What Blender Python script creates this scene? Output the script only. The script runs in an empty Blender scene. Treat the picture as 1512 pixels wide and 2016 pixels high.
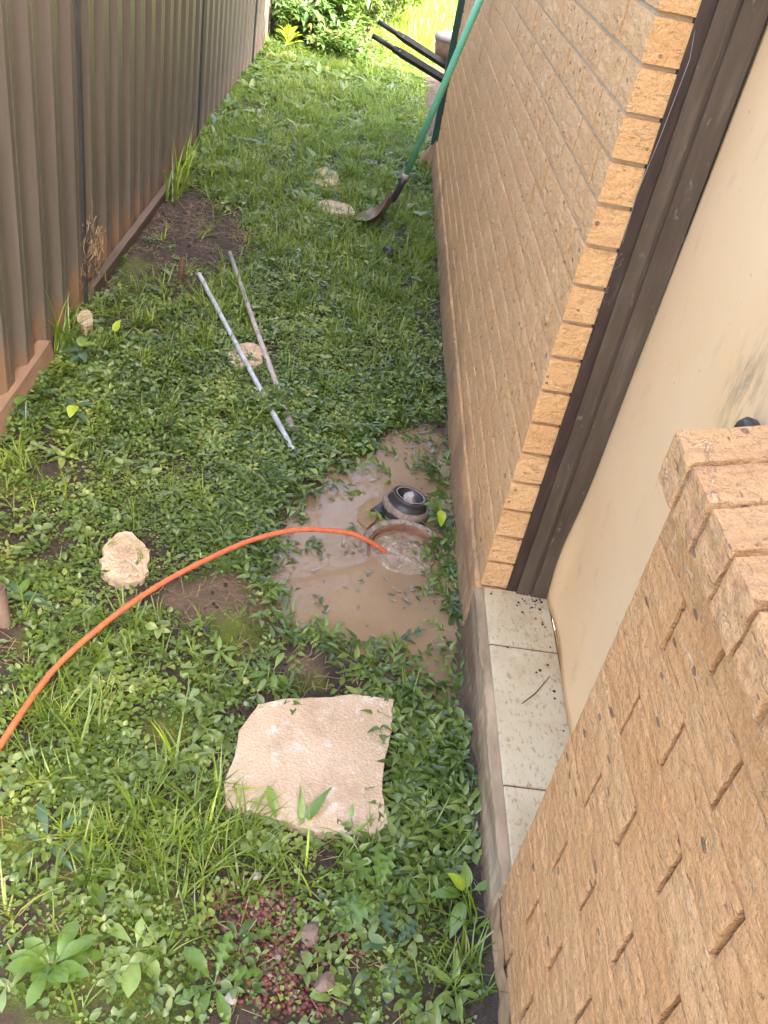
import bpy, math, random
import numpy as np
from mathutils import Vector, Matrix, noise as mnoise
random.seed(7); rng = np.random.default_rng(11)
S = bpy.context.scene; col = S.collection
R = math.radians
# ------------------------------------------------------------------ camera
CAM = np.array([-.4798, 0, 1.7001])
CR = np.array([0.98575552, 0.02186618, 0.16675706]); CU = np.array([-0.14691713, 0.59456307, 0.79051256]); CF = np.array([0.0818621, 0.80375159, -0.58930635])
FPX = 1786.9
cd = bpy.data.cameras.new('camera'); cam = bpy.data.objects.new('camera', cd); col.objects.link(cam)
cam.matrix_world = Matrix(((CR[0], CU[0], -CF[0], CAM[0]), (CR[1], CU[1], -CF[1], CAM[1]), (CR[2], CU[2], -CF[2], CAM[2]), (0, 0, 0, 1)))
cd.sensor_fit = 'VERTICAL'; cd.sensor_height = 36; cd.lens = FPX / 2016 * 36; cd.clip_start = .02; cd.clip_end = 500
S.camera = cam
# ------------------------------------------------------------------ light
SUN_EL = R(50); sd = Vector((.75, -.66, 0)).normalized() * math.cos(SUN_EL); sd.z = math.sin(SUN_EL)
w = bpy.data.worlds.new('World'); S.world = w; w.use_nodes = True
wn = w.node_tree; bg = wn.nodes['Background']
sky = wn.nodes.new('ShaderNodeTexSky'); sky.sky_type = 'NISHITA'; sky.sun_disc = False
sky.sun_elevation = SUN_EL; sky.sun_rotation = math.atan2(sd.x, sd.y)
sky.air_density = .8; sky.dust_density = 8; sky.ozone_density = .0
wn.links.new(sky.outputs[0], bg.inputs[0]); bg.inputs[1].default_value = .15
sl = bpy.data.lights.new('sun', 'SUN'); sl.energy = 3.2; sl.angle = R(.5); sl.color = (1, .94, .84)
so = bpy.data.objects.new('sun', sl); col.objects.link(so); so.rotation_euler = sd.to_track_quat('Z', 'Y').to_euler()
S.view_settings.view_transform = 'Standard'; S.view_settings.look = 'None'; S.view_settings.gamma = 1
S.view_settings.exposure = 3.45
# ------------------------------------------------------------------ helpers
def gp(px, py, z=-.03):
    d = CF + CR * (px - 756) / FPX - CU * (py - 1008) / FPX
    t = (z - CAM[2]) / d[2]; p = CAM + t * d
    return (float(p[0]), float(p[1]), z)
def toxy(P):
    d = P - CAM; f = d @ CF
    return 756 + FPX * (d @ CR) / f, 1008 - FPX * (d @ CU) / f
_H = rng.random((256, 256))
def vnoise(x, y):
    xi = np.floor(x).astype(int); yi = np.floor(y).astype(int); fx = x - xi; fy = y - yi
    fx = fx * fx * (3 - 2 * fx); fy = fy * fy * (3 - 2 * fy)
    g = lambda a, b: _H[a & 255, b & 255]
    return (g(xi, yi) * (1 - fx) + g(xi + 1, yi) * fx) * (1 - fy) + (g(xi, yi + 1) * (1 - fx) + g(xi + 1, yi + 1) * fx) * fy
def fbm(x, y, o=3):
    s = 0; a = .5; n = 0
    for i in range(o): s = s + a * vnoise(x + 17 * i, y + 31 * i); n += a; a *= .5; x = x * 2.03; y = y * 2.03
    return s / n
def sdist(x, y, poly):   # signed distance, negative inside
    poly = np.array(poly, float); d = np.full(np.shape(x), 1e9); ins = np.zeros(np.shape(x), bool)
    for i in range(len(poly)):
        a = poly[i]; b = poly[(i + 1) % len(poly)]; e = b - a
        wx = x - a[0]; wy = y - a[1]; t = np.clip((wx * e[0] + wy * e[1]) / (e @ e), 0, 1)
        d = np.minimum(d, np.hypot(wx - t * e[0], wy - t * e[1]))
        c = ((a[1] > y) != (b[1] > y)); 
        with np.errstate(divide='ignore', invalid='ignore'):
            xx = a[0] + (y - a[1]) * e[0] / (e[1] if e[1] else 1e-9)
        ins ^= c & (x < xx)
    return np.where(ins, -d, d)
def mesh(name, V, F, mat, parent=None, smooth=False, attrs=None):
    me = bpy.data.meshes.new(name)
    V = np.asarray(V, np.float32)
    if isinstance(F, np.ndarray):
        n, k = F.shape
        me.vertices.add(len(V)); me.vertices.foreach_set('co', V.ravel())
        me.loops.add(n * k); me.loops.foreach_set('vertex_index', F.astype(np.int32).ravel())
        me.polygons.add(n); me.polygons.foreach_set('loop_start', np.arange(0, n * k, k, dtype=np.int32))
        me.update(calc_edges=True)
    else:
        me.from_pydata([tuple(map(float, v)) for v in V], [], [tuple(map(int, f)) for f in F]); me.update()
    if smooth: me.polygons.foreach_set('use_smooth', [True] * len(me.polygons))
    if attrs:
        for k, a in attrs.items():
            at = me.attributes.new(k, 'FLOAT', 'POINT'); at.data.foreach_set('value', np.asarray(a, np.float32))
    me.materials.append(mat)
    o = bpy.data.objects.new(name, me); col.objects.link(o)
    if parent is not None: o.parent = parent
    return o
def inst(name, me, parent, loc, rot=(0, 0, 0), sc=(1, 1, 1)):
    o = bpy.data.objects.new(name, me); col.objects.link(o); o.parent = parent; o.location = loc; o.rotation_euler = rot; o.scale = sc
    return o
def tag(o, label=None, cat=None, group=None, kind=None):
    if label: o['label'] = label
    if cat: o['category'] = cat
    if group: o['group'] = group
    if kind: o['kind'] = kind
    return o
def empty(name, label, cat, loc=(0, 0, 0), group=None):
    o = bpy.data.objects.new(name, None); col.objects.link(o); o.location = loc; o.empty_display_size = .05
    return tag(o, label, cat, group)
class MB:
    def __init__(s): s.V = []; s.F = []
    def add(s, V, F):
        b = len(s.V); s.V += [tuple(v) for v in V]; s.F += [tuple(i + b for i in f) for f in F]; return s
    def box(s, a, b, bev=0):
        (x0, y0, z0), (x1, y1, z1) = a, b
        V = [(x0, y0, z0), (x1, y0, z0), (x1, y1, z0), (x0, y1, z0), (x0, y0, z1), (x1, y0, z1), (x1, y1, z1), (x0, y1, z1)]
        return s.add(V, [(0, 3, 2, 1), (4, 5, 6, 7), (0, 1, 5, 4), (1, 2, 6, 5), (2, 3, 7, 6), (3, 0, 4, 7)])
    def tube(s, P, r, n=8, cap=True, hollow=False):
        P = [Vector(p) for p in P]; rs = r if isinstance(r, (list, tuple)) else [r] * len(P)
        V = []; F = []; up = Vector((0, 0, 1)); prev = None
        for i, p in enumerate(P):
            t = (P[min(i + 1, len(P) - 1)] - P[max(i - 1, 0)]).normalized()
            if prev is None:
                a = t.cross(up if abs(t.z) < .9 else Vector((1, 0, 0))).normalized()
            else: a = (prev - t * prev.dot(t)).normalized()
            prev = a; b = t.cross(a)
            for k in range(n):
                an = 2 * math.pi * k / n; V.append(p + (a * math.cos(an) + b * math.sin(an)) * rs[i])
        for i in range(len(P) - 1):
            for k in range(n): F.append((i * n + k, i * n + (k + 1) % n, (i + 1) * n + (k + 1) % n, (i + 1) * n + k))
        if cap: F.append(tuple(range(n))[::-1]); F.append(tuple((len(P) - 1) * n + k for k in range(n)))
        return s.add(V, F)
    def lathe(s, prof, n=32, M=None):
        V = []; F = []
        for (r, z) in prof:
            for k in range(n):
                a = 2 * math.pi * k / n; v = Vector((r * math.cos(a), r * math.sin(a), z)); V.append(M @ v if M else v)
        for i in range(len(prof) - 1):
            for k in range(n): F.append((i * n + k, i * n + (k + 1) % n, (i + 1) * n + (k + 1) % n, (i + 1) * n + k))
        return s.add(V, F)
    def build(s, name, mat, parent=None, smooth=False):
        return mesh(name, s.V, s.F, mat, parent, smooth)
# ------------------------------------------------------------------ materials
def mat(name, base, rough=.8, spec=.5):
    m = bpy.data.materials.new(name); m.use_nodes = True; n = m.node_tree.nodes; b = n['Principled BSDF']
    b.inputs['Base Color'].default_value = (*base, 1); b.inputs['Roughness'].default_value = rough; b.inputs['Specular IOR Level'].default_value = spec
    return m, m.node_tree, b
def nz(nt, scale, detail=4, vec=None, rough=.6, dist=0):
    n = nt.nodes.new('ShaderNodeTexNoise'); n.inputs['Scale'].default_value = scale; n.inputs['Detail'].default_value = detail
    n.inputs['Roughness'].default_value = rough; n.inputs['Distortion'].default_value = dist
    if vec is not None: nt.links.new(vec, n.inputs['Vector'])
    return n.outputs['Fac']
def pos(nt, sc=(1, 1, 1), rot=(0, 0, 0)):
    g = nt.nodes.new('ShaderNodeNewGeometry'); m = nt.nodes.new('ShaderNodeMapping'); m.inputs['Scale'].default_value = sc; m.inputs['Rotation'].default_value = rot
    nt.links.new(g.outputs['Position'], m.inputs['Vector']); return m.outputs['Vector']
def ramp(nt, fac, stops):
    r = nt.nodes.new('ShaderNodeValToRGB'); e = r.color_ramp.elements
    while len(e) < len(stops): e.new(.5)
    for i, (p, c) in enumerate(stops):
        e[i].position = p; e[i].color = (*c, 1) if isinstance(c, tuple) else (c, c, c, 1)
    nt.links.new(fac, r.inputs[0]); return r.outputs[0]
def mix(nt, fac, a, b, mode='MIX'):
    m = nt.nodes.new('ShaderNodeMix'); m.data_type = 'RGBA'; m.blend_type = mode
    for sck, v in ((m.inputs[0], fac), (m.inputs[6], a), (m.inputs[7], b)):
        if isinstance(v, (int, float)): sck.default_value = v
        elif isinstance(v, tuple): sck.default_value = (*v, 1)
        else: nt.links.new(v, sck)
    return m.outputs[2]
def mth(nt, op, a, b=0., c=None):
    m = nt.nodes.new('ShaderNodeMath'); m.operation = op
    for i, v in enumerate((a, b, c)):
        if v is None: continue
        if isinstance(v, (int, float)): m.inputs[i].default_value = v
        else: nt.links.new(v, m.inputs[i])
    return m.outputs[0]
def bump(nt, b, h, st=.5, dist=.01, normal=None):
    n = nt.nodes.new('ShaderNodeBump'); n.inputs['Strength'].default_value = st; n.inputs['Distance'].default_value = dist
    nt.links.new(h, n.inputs['Height'])
    if normal is not None: nt.links.new(normal, n.inputs['Normal'])
    if b is not None: nt.links.new(n.outputs[0], b.inputs['Normal'])
    return n.outputs[0]
def sepz(nt):
    g = nt.nodes.new('ShaderNodeNewGeometry'); s = nt.nodes.new('ShaderNodeSeparateXYZ'); nt.links.new(g.outputs['Position'], s.inputs[0]); return s.outputs
def vor(nt, scale, vec, feat='F1'):
    v = nt.nodes.new('ShaderNodeTexVoronoi'); v.inputs['Scale'].default_value = scale; v.feature = feat; nt.links.new(vec, v.inputs['Vector']); return v

def brick_mat(name, c1, c2, mud=0.0, strong=1.0, redtop=False):
    m, nt, b = mat(name, c1, .92, .2)
    oi = nt.nodes.new('ShaderNodeObjectInfo')
    base = mix(nt, ramp(nt, nz(nt, 7, 5, pos(nt)), [(.35, 0.), (.65, 1.)]), c1, c2)
    base = mix(nt, mth(nt, 'MULTIPLY', oi.outputs['Random'], .5), base, mix(nt, oi.outputs['Random'], (.54, .24, .09), (.73, .445, .215)))
    fine = nz(nt, 120, 6, pos(nt, (1, .6, 1)), .7)
    base = mix(nt, mth(nt, 'MULTIPLY', ramp(nt, fine, [(.36, 1.), (.46, 0.)]), .4), base, (.36, .17, .07))
    st = nz(nt, 21, 4, pos(nt, (1.0, 1.0, 5.2), (R(-7), 0, 0)), .6, 1.4)
    gran = nz(nt, 330, 4, pos(nt, (1, .7, 1)), .65)
    pit = nz(nt, 62, 4, pos(nt, (1, .8, 1)), .6)
    lit_ridge = ramp(nt, st, [(.60, 0.), (.645, 1.)])
    base = mix(nt, mth(nt, 'MULTIPLY', lit_ridge, .55), base, (.84, .60, .36))  # light caught on raised ridges, painted in as paler streaks
    base = mix(nt, mth(nt, 'MULTIPLY', ramp(nt, gran, [(.32, 1.), (.44, 0.)]), .4), base, (.36, .17, .07))
    base = mix(nt, mth(nt, 'MULTIPLY', ramp(nt, gran, [(.58, 0.), (.66, 1.)]), .4), base, (.84, .62, .38))
    cr = ramp(nt, st, [(.30, 1.), (.345, 0.)])
    base = mix(nt, mth(nt, 'MULTIPLY', cr, .6), base, (.26, .12, .055))  # shadow inside the cracks, painted into the colour
    # iron spots and lime flecks
    v = vor(nt, 58, pos(nt, (1, .45, 1), (R(6), 0, 0))); sel = mth(nt, 'GREATER_THAN', v.outputs['Color'], .80)
    sp = mth(nt, 'MULTIPLY', mth(nt, 'LESS_THAN', v.outputs['Distance'], mth(nt, 'MULTIPLY', nz(nt, 30, 3, pos(nt)), .5)), sel)
    base = mix(nt, mth(nt, 'MULTIPLY', sp, .65), base, (.10, .075, .075))
    v2 = vor(nt, 26, pos(nt, (1, .6, 1.0), (0, 0, .2))); sel2 = mth(nt, 'GREATER_THAN', v2.outputs['Color'], .9)
    sp2 = mth(nt, 'MULTIPLY', mth(nt, 'LESS_THAN', v2.outputs['Distance'], .12), sel2)
    base = mix(nt, mth(nt, 'MULTIPLY', sp2, .7), base, (.75, .68, .6))
    if redtop:
        base = mix(nt, mth(nt, 'MULTIPLY', ramp(nt, nz(nt, 14, 5, pos(nt, (.6, 3, 1))), [(.5, 0.), (.7, 1.)]), .5), base, (.34, .17, .12))
    if mud:
        z = sepz(nt)[2]
        f = mth(nt, 'ADD', mth(nt, 'MULTIPLY', z, -3.2), mth(nt, 'ADD', mth(nt, 'MULTIPLY', nz(nt, 3, 5, pos(nt, (1, 1, .5))), 1.6), .12))
        f = ramp(nt, f, [(.2, 0.), (.8, 1.)])
        base = mix(nt, mth(nt, 'MULTIPLY', f, mud), base, (.30, .20, .125))
    nt.links.new(base, b.inputs['Base Color'])
    h = mth(nt, 'ADD', mth(nt, 'MULTIPLY', ramp(nt, pit, [(.3, 0.), (.6, 1.)]), .5), mth(nt, 'MULTIPLY', fine, .6))
    h = mth(nt, 'SUBTRACT', h, mth(nt, 'MULTIPLY', cr, .6))
    h = mth(nt, 'ADD', h, mth(nt, 'ADD', mth(nt, 'MULTIPLY', lit_ridge, .55), mth(nt, 'MULTIPLY', gran, .45)))
    bump(nt, b, h, .8 * strong, .008)
    return m
M = {}
M['brick'] = brick_mat('brick', (.72, .415, .182), (.80, .505, .25), mud=.8)
M['brick_near'] = brick_mat('brick_near', (.64, .345, .145), (.72, .41, .19), mud=.5, strong=1.15)
M['brick_cap'] = brick_mat('brick_cap', (.65, .37, .17), (.73, .445, .23), strong=1.2, redtop=True)
def simple(name, c1, c2, sc, rough=.8, bmp=.3, bd=.004, spec=.4, vs=(1, 1, 1)):
    m, nt, b = mat(name, c1, rough, spec)
    f = nz(nt, sc, 6, pos(nt, vs), .65)
    nt.links.new(ramp(nt, f, [(.3, c1), (.7, c2)]), b.inputs['Base Color'])
    bump(nt, b, nz(nt, sc * 3, 5, pos(nt, vs)), bmp, bd)
    return m
M['mortar'] = simple('mortar', (.42, .32, .19), (.52, .41, .26), 30, .95, .5, .003)
M['mortar_dark'] = simple('mortar_dark', (.10, .065, .04), (.2, .13, .08), 30, .95, .5, .003)
M['plinth'] = simple('plinth', (.20, .13, .075), (.42, .28, .16), 9, .9, .8, .008, .2, (1, .6, 1))
M['plinth_near'] = simple('plinth_near', (.17, .115, .065), (.46, .36, .24), 9, .9, .8, .006, .2, (1, .35, 2))
M['pvc_white'] = simple('pvc_white', (.30, .32, .36), (.52, .54, .58), 14, .4, .1)
M['pvc_grey'] = simple('pvc_grey', (.28, .25, .24), (.46, .41, .40), 18, .6, .2)
M['pvc_dark'] = simple('pvc_dark', (.14, .12, .11), (.28, .25, .23), 30, .6, .2)
M['orange'] = simple('orange', (.36, .10, .045), (.66, .16, .065), 38, .5, .2)
M['black'] = simple('black', (.018, .018, .02), (.05, .048, .045), 22, .35, .3)
M['wood'] = simple('wood', (.20, .12, .075), (.36, .24, .16), 8, .85, .5, .004, .3, (1, .12, 1))
M['old_wood'] = simple('old_wood', (.07, .05, .038), (.16, .12, .09), 10, .85, .6, .004, .3, (1, .12, 1))
M['steel_rust'] = simple('steel_rust', (.10, .07, .055), (.22, .15, .11), 14, .6, .4)
M['green_paint'] = simple('green_paint', (.012, .045, .035), (.02, .065, .05), 12, .45, .1)
M['fibreglass'] = simple('fibreglass', (.13, .46, .27), (.19, .54, .34), 10, .35, .05)
M['shovel_steel'] = simple('shovel_steel', (.07, .05, .04), (.25, .18, .13), 12, .5, .3)
M['bark'] = simple('bark', (.06, .035, .025), (.15, .09, .06), 20, .9, .8)
M['straw'] = simple('straw', (.20, .13, .07), (.36, .26, .15), 30, .8, .1)
M['white_stone'] = simple('white_stone', (.22, .19, .17), (.36, .33, .30), 30, .8, .4)
M['sun_block_roof'] = simple('sun_block_roof', (.2, .12, .08), (.28, .17, .12), 5, .8)
M['soffit'] = simple('soffit', (.6, .57, .5), (.66, .62, .55), 5, .8)
M['knob'] = simple('knob', (.03, .03, .03), (.06, .055, .05), 5, .3)
M['glass'] = simple('glass', (.03, .035, .04), (.04, .045, .05), 5, .08, .0)
M['terracotta'] = simple('terracotta', (.10, .055, .035), (.26, .11, .065), 20, .6, .4)
M['moss_ring'] = simple('moss_ring', (.10, .075, .05), (.34, .27, .21), 38, .55, .9, .008)
M['web'] = simple('web', (.22, .2, .2), (.35, .33, .33), 30, .7, .0)
# pebbly pavers
m, nt, b = mat('paver', (.6, .42, .3), .85, .25)
v = vor(nt, 150, pos(nt)); n1 = nz(nt, 5, 5, pos(nt))
c = mix(nt, ramp(nt, n1, [(.35, 0.), (.65, 1.)]), (.42, .31, .20), (.50, .39, .28))
c = mix(nt, ramp(nt, v.outputs['Distance'], [(.1, .5), (.5, 0.)]), c, (.60, .48, .36))
c = mix(nt, ramp(nt, nz(nt, 22, 6, pos(nt)), [(.56, 0.), (.66, .6)]), c, (.58, .54, .48))
c = mix(nt, ramp(nt, nz(nt, 9, 6, pos(nt)), [(.52, 0.), (.7, .5)]), c, (.30, .20, .12))
c = mix(nt, ramp(nt, nz(nt, 60, 4, pos(nt)), [(.28, .6), (.38, 0.)]), c, (.30, .18, .11))
nt.links.new(c, b.inputs['Base Color'])
bump(nt, b, mth(nt, 'SUBTRACT', nz(nt, 150, 6, pos(nt)), mth(nt, 'MULTIPLY', v.outputs['Distance'], 1.6)), .4, .003); M['paver'] = m
nt = M['plinth_near'].node_tree; b = nt.nodes['Principled BSDF']; src = b.inputs['Base Color'].links[0].from_socket
zz_ = mth(nt, 'ADD', mth(nt, 'MULTIPLY', sepz(nt)[2], -9), mth(nt, 'MULTIPLY', nz(nt, 7, 5, pos(nt, (1, .5, 1))), 1.6))
nt.links.new(mix(nt, ramp(nt, zz_, [(-.1 + .1, 0.), (.55, .85)]), src, (.13, .085, .05)), b.inputs['Base Color'])
# tiles
m, nt, b = mat('tile', (.72, .66, .5), .35, .5)
c = mix(nt, ramp(nt, nz(nt, 4, 4, pos(nt)), [(.3, 0.), (.7, 1.)]), (.48, .41, .26), (.58, .52, .36))
c = mix(nt, ramp(nt, nz(nt, 75, 6, pos(nt, (1.6, .8, 1)), .7), [(.54, 0.), (.64, .8)]), c, (.27, .18, .09))
c = mix(nt, ramp(nt, nz(nt, 8, 6, pos(nt)), [(.45, 0.), (.70, .65)]), c, (.36, .25, .13))
nt.links.new(c, b.inputs['Base Color']); bump(nt, b, nz(nt, 120, 4, pos(nt)), .15, .002); M['tile'] = m
# door skin
m, nt, b = mat('door_paint', (.78, .66, .4), .55, .4)
c = mix(nt, ramp(nt, nz(nt, 2.2, 3, pos(nt)), [(.3, 0.), (.7, 1.)]), (.83, .56, .29), (.87, .64, .38))
f = nz(nt, 7, 6, pos(nt, (1, 2.4, 1), (R(35), 0, 0)), .7)
c = mix(nt, ramp(nt, f, [(.58, 0.), (.72, .35)]), c, (.50, .36, .19))
z = sepz(nt)
# hand-worn scuff patch near the knob: distance from a point on the door
dy = mth(nt, 'SUBTRACT', z[1], 1.27); dz = mth(nt, 'SUBTRACT', z[2], 1.10)
dd = mth(nt, 'SQRT', mth(nt, 'ADD', mth(nt, 'MULTIPLY', dy, mth(nt, 'MULTIPLY', dy, 1.3)), mth(nt, 'MULTIPLY', dz, dz)))
sm = ramp(nt, dd, [(.02, 1.), (.12, 0.)])
f2 = nz(nt, 16, 7, pos(nt, (1, 3.2, 1), (R(38), 0, 0)), .72)
c = mix(nt, mth(nt, 'MULTIPLY', sm, ramp(nt, f2, [(.42, 0.), (.6, .8)])), c, (.33, .25, .15))
f3 = nz(nt, 60, 3, pos(nt, (1, 1, 1)))
c = mix(nt, ramp(nt, f3, [(.70, 0.), (.76, .6)]), c, (.3, .2, .1))
nt.links.new(c, b.inputs['Base Color']); bump(nt, b, mth(nt, 'ADD', nz(nt, 5, 4, pos(nt, (1, 1, .6))), mth(nt, 'MULTIPLY', nz(nt, 160, 4, pos(nt)), .06)), .3, .008); M['door'] = m
# door frame timber, painted long ago
m, nt, b = mat('frame', (.12, .09, .07), .6, .35)
f = nz(nt, 11, 7, pos(nt, (3, 3, .35)), .7)
c = ramp(nt, f, [(.3, (.060, .040, .027)), (.55, (.095, .069, .048)), (.75, (.15, .118, .086))])
c = mix(nt, ramp(nt, nz(nt, 55, 5, pos(nt, (1, 1, .5))), [(.64, 0.), (.72, .45)]), c, (.30, .26, .21))
nt.links.new(c, b.inputs['Base Color']); bump(nt, b, f, .3, .003); M['frame'] = m
m, nt, b = mat('frame_dark', (.045, .018, .015), .55, .35)
f = nz(nt, 14, 7, pos(nt, (3, 3, .5)), .7)
nt.links.new(ramp(nt, f, [(.4, (.038, .022, .018)), (.6, (.06, .038, .03)), (.72, (.12, .10, .095))]), b.inputs['Base Color']); M['frame_dark'] = m
# fence steel
m, nt, b = mat('fence_steel', (.12, .09, .07), .45, .5)
f = nz(nt, 6, 6, pos(nt, (4, 4, .25)), .6)
c = ramp(nt, f, [(.3, (.100, .085, .070)), (.7, (.145, .124, .104))])
z = sepz(nt)
d = mth(nt, 'ADD', mth(nt, 'MULTIPLY', z[2], -3.2), mth(nt, 'MULTIPLY', nz(nt, 4, 7, pos(nt, (2, 1.6, .9)), .75), 2.2))
yfar = ramp(nt, mth(nt, 'MULTIPLY', z[1], .1), [(.40, 1.), (.62, .25)])
c = mix(nt, mth(nt, 'MULTIPLY', yfar, ramp(nt, d, [(.45, 0.), (.75, .85)])), c, (.20, .115, .065))
c = mix(nt, ramp(nt, mth(nt, 'ADD', d, mth(nt, 'MULTIPLY', nz(nt, 40, 5, pos(nt, (1, 3, .5))), .6)), [(1.15, 0.), (1.4, .6)]), c, (.36, .28, .21))
c = mix(nt, ramp(nt, nz(nt, 130, 2, pos(nt)), [(.74, 0.), (.8, .5)]), c, (.4, .36, .3))
nt.links.new(c, b.inputs['Base Color']); nt.links.new(ramp(nt, d, [(.2, .42), (.6, .9)]), b.inputs['Roughness']); M['fence'] = m
M['fence_post'] = simple('fence_post', (.03, .03, .033), (.05, .05, .055), 8, .5, .1)
# soil
m, nt, b = mat('soil', (.06, .04, .03), .85, .5)
n1 = nz(nt, 3, 5, pos(nt)); n2 = nz(nt, 40, 7, pos(nt), .7)
c = mix(nt, ramp(nt, n2, [(.3, 0.), (.7, 1.)]), (.022, .014, .010), (.075, .050, .036))
at = nt.nodes.new('ShaderNodeAttribute'); at.attribute_name = 'moss'
mf = mth(nt, 'MULTIPLY', at.outputs['Fac'], ramp(nt, nz(nt, 25, 5, pos(nt)), [(.3, .45), (.6, 1.)]))
c = mix(nt, mf, c, mix(nt, nz(nt, 120, 4, pos(nt)), (.04, .065, .004), (.15, .19, .012)))
at2 = nt.nodes.new('ShaderNodeAttribute'); at2.attribute_name = 'silt'
c = mix(nt, mth(nt, 'MULTIPLY', at2.outputs['Fac'], .85), c, mix(nt, n1, (.12, .08, .05), (.19, .13, .083)))
at3 = nt.nodes.new('ShaderNodeAttribute'); at3.attribute_name = 'lawn'
c = mix(nt, at3.outputs['Fac'], c, mix(nt, nz(nt, 9, 6, pos(nt)), (.10, .13, .02), (.22, .24, .04)))
nt.links.new(c, b.inputs['Base Color'])
rr = mth(nt, 'SUBTRACT', .9, mth(nt, 'MULTIPLY', at2.outputs['Fac'], .6)); nt.links.new(rr, b.inputs['Roughness'])
bump(nt, b, n2, .9, .02); M['soil'] = m
# muddy water
m, nt, b = mat('muddy_water', (.30, .18, .10), .11, .4)
f = nz(nt, 5, 4, pos(nt), .5)
nt.links.new(ramp(nt, f, [(.3, (.215, .150, .090)), (.7, (.272, .193, .118))]), b.inputs['Base Color'])
bump(nt, b, nz(nt, 16, 4, pos(nt)), .3, .01); M['water'] = m
m, nt, b = mat('frothy_water', (.36, .25, .17), .12, .5)
f = nz(nt, 30, 6, pos(nt), .7, 1.)
nt.links.new(ramp(nt, f, [(.35, (.20, .145, .095)), (.55, (.29, .22, .15)), (.68, (.50, .43, .34))]), b.inputs['Base Color'])
bump(nt, b, f, .6, .02); M['froth'] = m
# gravel
m, nt, b = mat('scoria', (.2, .05, .03), .9, .2)
at = nt.nodes.new('ShaderNodeAttribute'); at.attribute_name = 'tint'
nt.links.new(ramp(nt, at.outputs['Fac'], [(.0, (.06, .03, .025)), (.45, (.15, .062, .048)), (.8, (.21, .11, .085)), (1., (.30, .25, .22))]), b.inputs['Base Color']); bump(nt, b, nz(nt, 200, 5, pos(nt)), .8, .004); M['scoria'] = m
def leaf_mat(name, stops, rough=.38, trans=.3, tcol=(.22, .38, .03)):
    m, nt, b = mat(name, (.08, .15, .03), rough, .6)
    at = nt.nodes.new('ShaderNodeAttribute'); at.attribute_name = 'tint'
    c = ramp(nt, at.outputs['Fac'], stops)
    c = mix(nt, .35, c, mix(nt, nz(nt, 60, 3, pos(nt)), (.45, .45, .45), (1.5, 1.5, 1.5)), 'MULTIPLY')
    nt.links.new(c, b.inputs['Base Color'])
    t = nt.nodes.new('ShaderNodeBsdfTranslucent'); nt.links.new(mix(nt, .5, c, tcol), t.inputs[0])
    ms = nt.nodes.new('ShaderNodeMixShader'); ms.inputs[0].default_value = trans
    nt.links.new(b.outputs[0], ms.inputs[1]); nt.links.new(t.outputs[0], ms.inputs[2])
    nt.links.new(ms.outputs[0], nt.nodes['Material Output'].inputs[0]); return m
M['leaf_small'] = leaf_mat('leaf_small', [(0., (.05, .09, .016)), (.5, (.125, .195, .032)), (.85, (.23, .30, .06)), (1., (.38, .36, .11))], .32)
M['leaf_blue'] = leaf_mat('leaf_blue', [(0., (.032, .065, .016)), (.5, (.095, .155, .028)), (.9, (.18, .25, .055)), (1., (.27, .31, .07))], .28, .25)
M['grass'] = leaf_mat('grass', [(0., (.08, .135, .018)), (.5, (.165, .25, .03)), (.85, (.28, .36, .05)), (1., (.44, .37, .17))], .38, .4)
M['leaf_far'] = leaf_mat('leaf_far', [(0., (.07, .13, .05)), (.5, (.13, .22, .07)), (.88, (.24, .32, .09)), (1., (.36, .22, .10))], .32, .4)
def solid_leaf(name, c, rough=.36, trans=.25):
    m, nt, b = mat(name, c, rough, .6)
    oc = nt.nodes.new('ShaderNodeTexCoord')
    cc = mix(nt, nz(nt, 70, 4, pos(nt)), tuple(x * .65 for x in c), tuple(min(1, x * 1.45) for x in c))
    nt.links.new(cc, b.inputs['Base Color'])
    bump(nt, b, nz(nt, 90, 3, pos(nt)), .25, .003)
    t = nt.nodes.new('ShaderNodeBsdfTranslucent'); nt.links.new(mix(nt, .4, cc, (.3, .42, .03)), t.inputs[0])
    ms = nt.nodes.new('ShaderNodeMixShader'); ms.inputs[0].default_value = trans
    nt.links.new(b.outputs[0], ms.inputs[1]); nt.links.new(t.outputs[0], ms.inputs[2]); nt.links.new(ms.outputs[0], nt.nodes['Material Output'].inputs[0])
    return m
M['lf_mid'] = solid_leaf('lf_mid', (.09, .165, .025)); M['lf_pale'] = solid_leaf('lf_pale', (.16, .24, .05)); M['lf_bluegreen'] = solid_leaf('lf_bluegreen', (.06, .115, .055))
M['lf_dark'] = solid_leaf('lf_dark', (.05, .11, .03)); M['lf_lime'] = solid_leaf('lf_lime', (.30, .40, .03)); M['stem'] = solid_leaf('stem', (.14, .19, .05))

# ------------------------------------------------------------------ ground
PUD = [gp(*p)[:2] for p in [(545, 1045), (588, 980), (650, 935), (700, 925), (728, 895), (770, 850), (860, 832), (880, 900), (893, 1000), (897, 1100), (897, 1250), (905, 1420), (868, 1440), (812, 1390), (790, 1310), (710, 1278), (640, 1240), (562, 1215), (535, 1130)]]
SLAB = [gp(*p, .0)[:2] for p in [(508, 1388), (560, 1377), (640, 1374), (695, 1368), (775, 1378), (771, 1440), (757, 1500), (752, 1560), (764, 1625), (738, 1642), (620, 1638), (560, 1618), (500, 1600), (446, 1590), (440, 1540), (462, 1490), (470, 1440)]]
MOSS = [((320, 1440), .07), ((465, 1240), .11), ((120, 1900), .10), ((210, 1850), .14), ((290, 1960), .12), ((30, 1650), .08), ((400, 1330), .05), ((620, 1330), .05)]
MOSS = [(gp(*p)[:2], r) for p, r in MOSS]
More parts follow.
